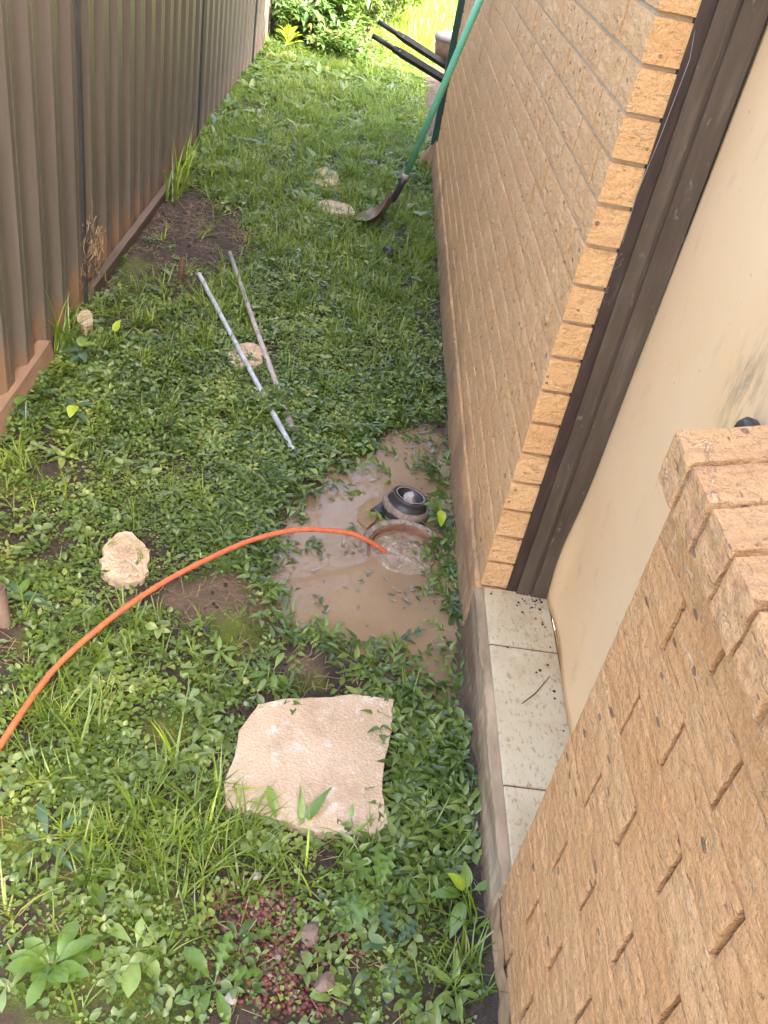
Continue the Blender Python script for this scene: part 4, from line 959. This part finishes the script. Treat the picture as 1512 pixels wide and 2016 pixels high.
# ------------------------------------------------------------------ individual plants
def plant(name, label, base, leaves, mt, cat='plant', stem_h=0., seed=0, group=None):
    """leaves: list of (azimuth deg, length, width, elevation deg, shape, material or None, height)"""
    x_, y_ = base[0], base[1]; z_ = float(gz(np.array([x_]), np.array([y_]))[0])
    e = empty(name, label, cat, (x_, y_, z_), group)
    if stem_h:
        mb = MB(); mb.tube([(0, 0, -.01), (.004, .002, stem_h * .5), (0, 0, stem_h)], [.003, .0025, .0015], 5); mb.build('stem', M['stem'], e)
    for (az, L, W, el, shp, mm_, h) in leaves:
        jag = .5 if shp == 'jag' else 0; n = 9 if jag else 6
        V, F = leaf_t(L, W, n, .28, .42, 'sp' if jag else shp, jag); 
        pet = .18 * L; V = V + np.array([pet, 0, 0]); Vs, Fs = stem_t((0, 0, 0), (pet * 1.2, 0, 0), .0012)
        V, F = join([(V, F), (Vs, Fs)])
        V[:, 2] += np.sin(V[:, 0] / L * 9 + az) * .025 * L * (np.abs(V[:, 1]) > 1e-4)
        V = xf(V, R(az), R(el), (0, 0, h))
        mesh('leaf', V, F, mt if mm_ is None else mm_, e, smooth=True)
    return e
def rosette(n, L, W, el, shp, jit=.2, start=0, h=.004):
    return [(start + i * 137.5 + rnd.uniform(-12, 12), L * U(1 - jit, 1 + jit), W * U(.85, 1.15), el + rnd.uniform(-14, 14), shp, None, h + .001 * i) for i in range(n)]
plant('rosette_weed', 'big leafy weed with rounded spoon shaped leaves at the bottom left corner', gp(105, 1915), rosette(19, .056, .026, 34, 'sp', .4), M['lf_mid'])
plant('rosette_weed', 'pale green star shaped rosette weed on moss right of the big bottom left weed', gp(268, 1875), [(40, .055, .022, 25, 'sp', None, .01), (150, .062, .022, 20, 'sp', None, .01), (200, .065, .018, 10, 'lan', None, .01), (275, .075, .032, 22, 'sp', None, .012), (315, .06, .026, 18, 'sp', None, .012), (90, .04, .016, 50, 'sp', None, .014)], M['lf_pale'])
plant('rosette_weed', 'blue green weed with long narrow leaves near the left edge, above the spoon leaved weed', gp(98, 1675), [(55, .085, .020, 25, 'sp', None, .01), (120, .075, .020, 30, 'sp', None, .01), (350, .085, .026, 15, 'sp', None, .01), (230, .07, .018, 10, 'sp', None, .01), (320, .07, .018, 15, 'lan', None, .01), (170, .05, .014, 20, 'lan', None, .01)], M['lf_bluegreen'])
plant('thistle_weed', 'weed with jagged lobed leaves just below the large stepping stone', gp(742, 1775), [(95, .085, .034, 40, 'jag', None, .01), (130, .08, .032, 35, 'jag', None, .01), (75, .075, .028, 45, 'jag', None, .01), (200, .075, .042, 15, 'jag', None, .01), (225, .085, .05, 12, 'jag', None, .012), (20, .08, .034, 25, 'jag', None, .01), (260, .06, .03, 12, 'jag', None, .01)], M['lf_mid'])
plant('thistle_weed', 'darker jagged weed near the bottom, below the other lobed weed', gp(770, 1880), [(110, .07, .03, 35, 'jag', None, .01), (265, .08, .036, 15, 'jag', None, .01), (50, .06, .028, 30, 'jag', None, .01), (300, .06, .026, 20, 'jag', None, .01), (180, .05, .022, 25, 'lan', None, .01)], M['lf_bluegreen'])
plant('broadleaf_seedling', 'seedling with paired pointed leaves against the step at the lower right of the weeds', gp(905, 1790), [(185, .06, .026, 20, 'ov', None, .05), (250, .07, .03, -5, 'ov', None, .05), (20, .09, .02, 25, 'lan', None, .06), (95, .05, .026, 40, 'ov', M['lf_pale'], .06), (150, .045, .026, 45, 'ov', M['lf_lime'], .06)], M['lf_mid'], stem_h=.06)
plant('broadleaf_seedling', 'leafy seedling with one yellow green leaf by the wall, right of the black collar', gp(858, 1030), [(170, .045, .03, 25, 'ov', None, .10), (285, .05, .03, -25, 'ov', M['lf_lime'], .11), (90, .04, .024, 20, 'ov', None, .11), (220, .035, .02, 10, 'ov', None, .07), (20, .035, .02, 15, 'ov', M['lf_dark'], .09), (140, .04, .022, 15, 'ov', M['lf_dark'], .06), (330, .035, .02, 5, 'ov', None, .06), (60, .03, .018, 15, 'ov', None, .05)], M['lf_mid'], stem_h=.11)
plant('broadleaf_seedling', 'three leaved seedling standing above the top of the puddle', gp(715, 890), [(90, .035, .024, 20, 'ov', None, .05), (330, .035, .024, 10, 'ov', None, .05), (200, .032, .022, 10, 'ov', None, .05), (270, .03, .02, 5, 'ov', M['lf_mid'], .04)], M['lf_pale'], stem_h=.05)
plant('dock_weed', 'large mottled blue green leaf weed beside the rusty steel stub', gp(40, 1200), [(-8, .075, .030, 12, 'lan', None, .02), (10, .05, .02, 25, 'lan', None, .02), (80, .05, .024, 35, 'ov', M['lf_mid'], .02), (130, .045, .02, 35, 'ov', M['lf_dark'], .02)], M['lf_bluegreen'])
plant('leafy_weed', 'upright weed drooping its leaves over the top left edge of the big stone', gp(535, 1345), [(200, .05, .018, 15, 'sp', None, .03), (280, .05, .018, -15, 'lan', None, .04), (70, .045, .016, 35, 'sp', M['lf_pale'], .04), (150, .045, .016, 15, 'lan', None, .03), (330, .04, .015, 10, 'sp', None, .03), (240, .035, .014, 0, 'sp', None, .02)], M['lf_mid'], stem_h=.045)
plant('leafy_weed', 'two bright upright leaves growing from the front edge of the big stone', gp(590, 1640), [(55, .09, .024, 45, 'lan', None, .01), (100, .075, .018, 55, 'lan', M['lf_pale'], .01), (20, .04, .012, 25, 'lan', None, .01)], M['lf_mid'])
plant('leafy_weed', 'pale drooping leaf weed between grass and the large stone at its lower left', gp(545, 1640), [(115, .075, .02, 50, 'sp', None, .01), (160, .05, .014, 30, 'lan', None, .01), (210, .05, .014, 20, 'lan', None, .01)], M['lf_pale'])
plant('broadleaf_weed', 'weed with heart shaped leaves at the fence, above the left plank end', gp(160, 730), [(100, .055, .036, 35, 'ov', M['lf_pale'], .06), (200, .055, .034, 15, 'ov', None, .05), (300, .05, .034, 10, 'ov', None, .05), (20, .05, .03, 25, 'ov', M['lf_pale'], .07), (150, .05, .03, 30, 'ov', None, .04), (250, .05, .03, 0, 'ov', None, .04), (60, .045, .028, 30, 'ov', None, .03)], M['lf_bluegreen'], stem_h=.07)
plant('broadleaf_weed', 'bright lime leaved weed in the dense cover right of the fence plank', gp(150, 845), [(270, .05, .038, 5, 'ov', M['lf_lime'], .07), (150, .045, .03, 20, 'ov', None, .06), (30, .05, .026, 20, 'ov', None, .06), (210, .04, .024, 10, 'ov', M['lf_mid'], .05), (330, .04, .022, 5, 'ov', None, .04)], M['lf_bluegreen'], stem_h=.07)
plant('broadleaf_weed', 'low weed with round leaves at the left edge under the plank', gp(35, 845), [(80, .045, .032, 35, 'ov', M['lf_mid'], .05), (170, .045, .03, 15, 'ov', None, .05), (250, .045, .03, 5, 'ov', None, .04), (340, .045, .026, 5, 'ov', None, .04)], M['lf_bluegreen'], stem_h=.05)
plant('broadleaf_weed', 'weed with a single upright pale leaf between fence and white pipe', gp(225, 690), [(75, .05, .03, 60, 'ov', M['lf_lime'], .05), (180, .05, .028, 20, 'ov', None, .04), (300, .045, .028, 10, 'ov', None, .03), (350, .05, .024, 20, 'ov', None, .03)], M['lf_mid'], stem_h=.05)
plant('narrow_leaf_weed', 'slender weed with narrow leaves left of the large stone', gp(430, 1300), [(100, .04, .014, 35, 'lan', None, .02), (200, .04, .014, 20, 'sp', None, .02), (320, .045, .015, 10, 'sp', None, .02), (20, .04, .013, 25, 'sp', None, .02), (260, .035, .013, 10, 'lan', None, .02)], M['lf_pale'], stem_h=.03)
plant('ivy_seedling', 'pale ivy shaped seedling pair low in the red gravel at the bottom', gp(645, 1970), [(190, .03, .030, 20, 'ov', None, .02), (30, .028, .028, 20, 'ov', None, .02), (110, .022, .02, 30, 'ov', M['lf_lime'], .02)], M['lf_pale'], stem_h=.02)
plant('leafy_weed', 'clump of pale toothed leaves at the bottom edge, left of the gravel', gp(420, 1950), [(80, .075, .028, 40, 'jag', None, .01), (140, .07, .026, 30, 'sp', None, .01), (210, .06, .022, 20, 'jag', None, .01), (300, .06, .022, 15, 'sp', None, .01), (20, .07, .026, 25, 'jag', None, .01), (250, .05, .02, 15, 'sp', None, .01)], M['lf_mid'])
plant('leafy_weed', 'weed with pointed bright leaves at the bottom edge beside the brick wall', gp(890, 1960), [(30, .06, .016, 30, 'lan', None, .02), (90, .06, .014, 45, 'lan', None, .02), (150, .06, .016, 30, 'lan', None, .02), (220, .06, .016, 15, 'lan', None, .02), (280, .055, .014, 15, 'lan', None, .02), (340, .055, .014, 20, 'lan', None, .02)], M['lf_pale'])
plant('bright_weed', 'bright lime leafy weed in front of the far shrubs', gp(565, 105), [(i * 51, .13, .045, 45 + (i % 3) * 10, 'sp', None, .03 + .03 * (i % 3)) for i in range(12)], M['lf_lime'], stem_h=.12)
# tall grass tuft at the fence
e = empty('grass_tuft', 'tall yellow green grass tuft growing against the fence at the left edge', 'grass tuft', (XF + .07, 3.02, 0))
for i in range(34):
    V, F = t_blade(U(.12, .36), U(.005, .010), U(.02, .5), U(.4, 2.0), 7); V = xf(V, U(-1.9, 1.9), 0, (U(-.02, .03), U(-.06, .06), 0)); mesh('blade', V, F, M['lf_lime'] if i % 6 == 0 else (M['lf_pale'] if i % 3 else M['lf_mid']), e)
for q_, (gx_, gy_, lab) in enumerate([(300, 640, 'arching grass tuft left of the white pipe in the middle of the weeds'), (478, 590, 'bright grass tuft growing between the two pipes'), (445, 1570, 'bright grass tuft at the left corner of the large stepping stone'), (380, 1660, 'spreading grass tuft below and left of the large stepping stone'), (255, 1235, 'flattened pale grass tuft crossing under the orange conduit'), (345, 1510, 'single wide bladed grass sprout left of the large stone'), (590, 1740, 'thin grass tuft standing at the upper edge of the red gravel')]):
    b_ = gp(gx_, gy_, -.02); e = empty('grass_tuft', lab, 'grass tuft', b_)
    for i in range(15):
        V, F = t_blade(U(.06, .15), U(.004, .0075), U(.2, 1.0), U(.3, 1.5), 6); V = xf(V, U(0, 6.28), 0, (U(-.03, .03), U(-.03, .03), 0)); mesh('blade', V, F, M['lf_pale'] if i % 3 else M['lf_lime'], e)
e = empty('grass_tuft', 'grass tuft with yellow tips at the fence foot farther along, by the plank end', 'grass tuft', (XF + .10, 5.0, 0))
for i in range(34):
    V, F = t_blade(U(.12, .36), U(.006, .011), U(.02, .5), U(.3, 1.8), 5); V = xf(V, U(-1.9, 1.9), 0, (U(-.02, .04), U(-.25, .2), 0)); mesh('blade', V, F, M['lf_lime'] if i % 3 == 0 else M['lf_pale'], e)

# ------------------------------------------------------------------ shrubs and trees at the far end
def bush(name, label, base, R_, H_, nleaf, mt, seed, trunks=3, leafL=(.05, .10), cat='shrub', tint=.5, holes=.35, zlow=.05):
    e = empty(name, label, cat, base); r_ = np.random.default_rng(seed); rr_ = random.Random(seed)
    mb = MB(); tips = []
    for i in range(trunks):
        a = rr_.uniform(0, 6.3); p = Vector((rr_.uniform(-.1, .1), rr_.uniform(-.1, .1), -.05)); P = [p]; n = 7
        for s_ in range(n):
            p = p + Vector((math.cos(a) * R_ * .5 / n + rr_.uniform(-.05, .05), math.sin(a) * R_ * .5 / n + rr_.uniform(-.05, .05), H_ * .85 / n)); P.append(p)
            if s_ > 1:
                q = p; b_ = rr_.uniform(0, 6.3); Q = [q]
                for t_ in range(3): q = q + Vector((math.cos(b_) * R_ * .2, math.sin(b_) * R_ * .2, H_ * .06 + rr_.uniform(-.03, .05))); Q.append(q)
                mb.tube(Q, [.010, .007, .005, .003], 5); tips += Q[1:]
        mb.tube(P, [.028 - .003 * q for q in range(n + 1)], 7); tips += P[3:]
    mb.build('trunk', M['bark'], e)
    T = []
    for _ in range(4):
        Pp = []
        for i in range(5):
            V, F = leaf_t(U(*leafL), U(*leafL) * .45, 2, .3, U(.1, .6), 'ov'); Pp.append((xf(V, i * 1.3 + U(-.4, .4), U(-.3, .9), (U(-.03, .03), U(-.03, .03), U(-.03, .03))), F))
        T.append(join(Pp))
    c = np.array([tuple(t_) for t_ in tips]); pick = c[r_.integers(0, len(c), nleaf)]
    P = pick + r_.normal(0, R_ * .16, (nleaf, 3)) * np.array([1, 1, .8]); P = P[P[:, 2] > zlow]
    o, n = scatter('foliage', T, P, mt, None, .7, 1.4, .5, tint=np.clip(r_.normal(tint, .3, len(P)), 0, 1)); o['kind'] = 'stuff'; o.parent = e
    return n
tris += bush('shrub', 'glossy dark green shrub in the far left corner against the fence', (-1.25, 9.6, 0), .45, .5, 260, M['leaf_far'], 1, tint=.3, leafL=(.06, .10))
tris += bush('shrub', 'reddish green sparse shrub with bare brown trunk behind the wheelbarrow handles', (-.75, 9.9, 0), .6, 1.0, 330, M['leaf_far'], 2, tint=.65)
tris += bush('shrub', 'light green shrub beyond the yard, left of the sunlit lawn', (-.45, 11.2, 0), .6, .9, 420, M['leaf_far'], 3, tint=.8)
tris += bush('shrub', 'low shrub at the end of the fence behind the glossy one', (-1.6, 11.4, 0), .8, 1.1, 500, M['leaf_far'], 4, tint=.5)
tris += bush('shrub', 'low broad weed bush in front of the twisted trunk', (-.95, 9.4, 0), .5, .25, 260, M['leaf_far'], 5, tint=.5, leafL=(.04, .08), zlow=.0)
tris += bush('shrub', 'tall green bush standing behind all the others, top centre', (-1.0, 13.2, 0), 1.2, 1.7, 900, M['leaf_far'], 6, tint=.75, leafL=(.07, .14))
# sunlit lawn beyond
x = rng.uniform(-4, 4, 9000); y = rng.uniform(9.9, 19, 9000)
o, n = scatter('lawn', T_fine, np.stack([x, y, gz(x, y)], 1), M['grass'], 'sunlit lawn beyond the end of the house', 1.2, 2.2, .2, tint=np.clip(rng.normal(.8, .15, 9000), 0, .9)); tris += n
o = plank('garden_edging', (.2, 11.2, .05), (1.6, 13.0, .05), .05, .1, M['pvc_grey'], 'pale edging board at the border of the sunlit lawn')
print('tris', tris)
S.cycles.max_bounces = 8
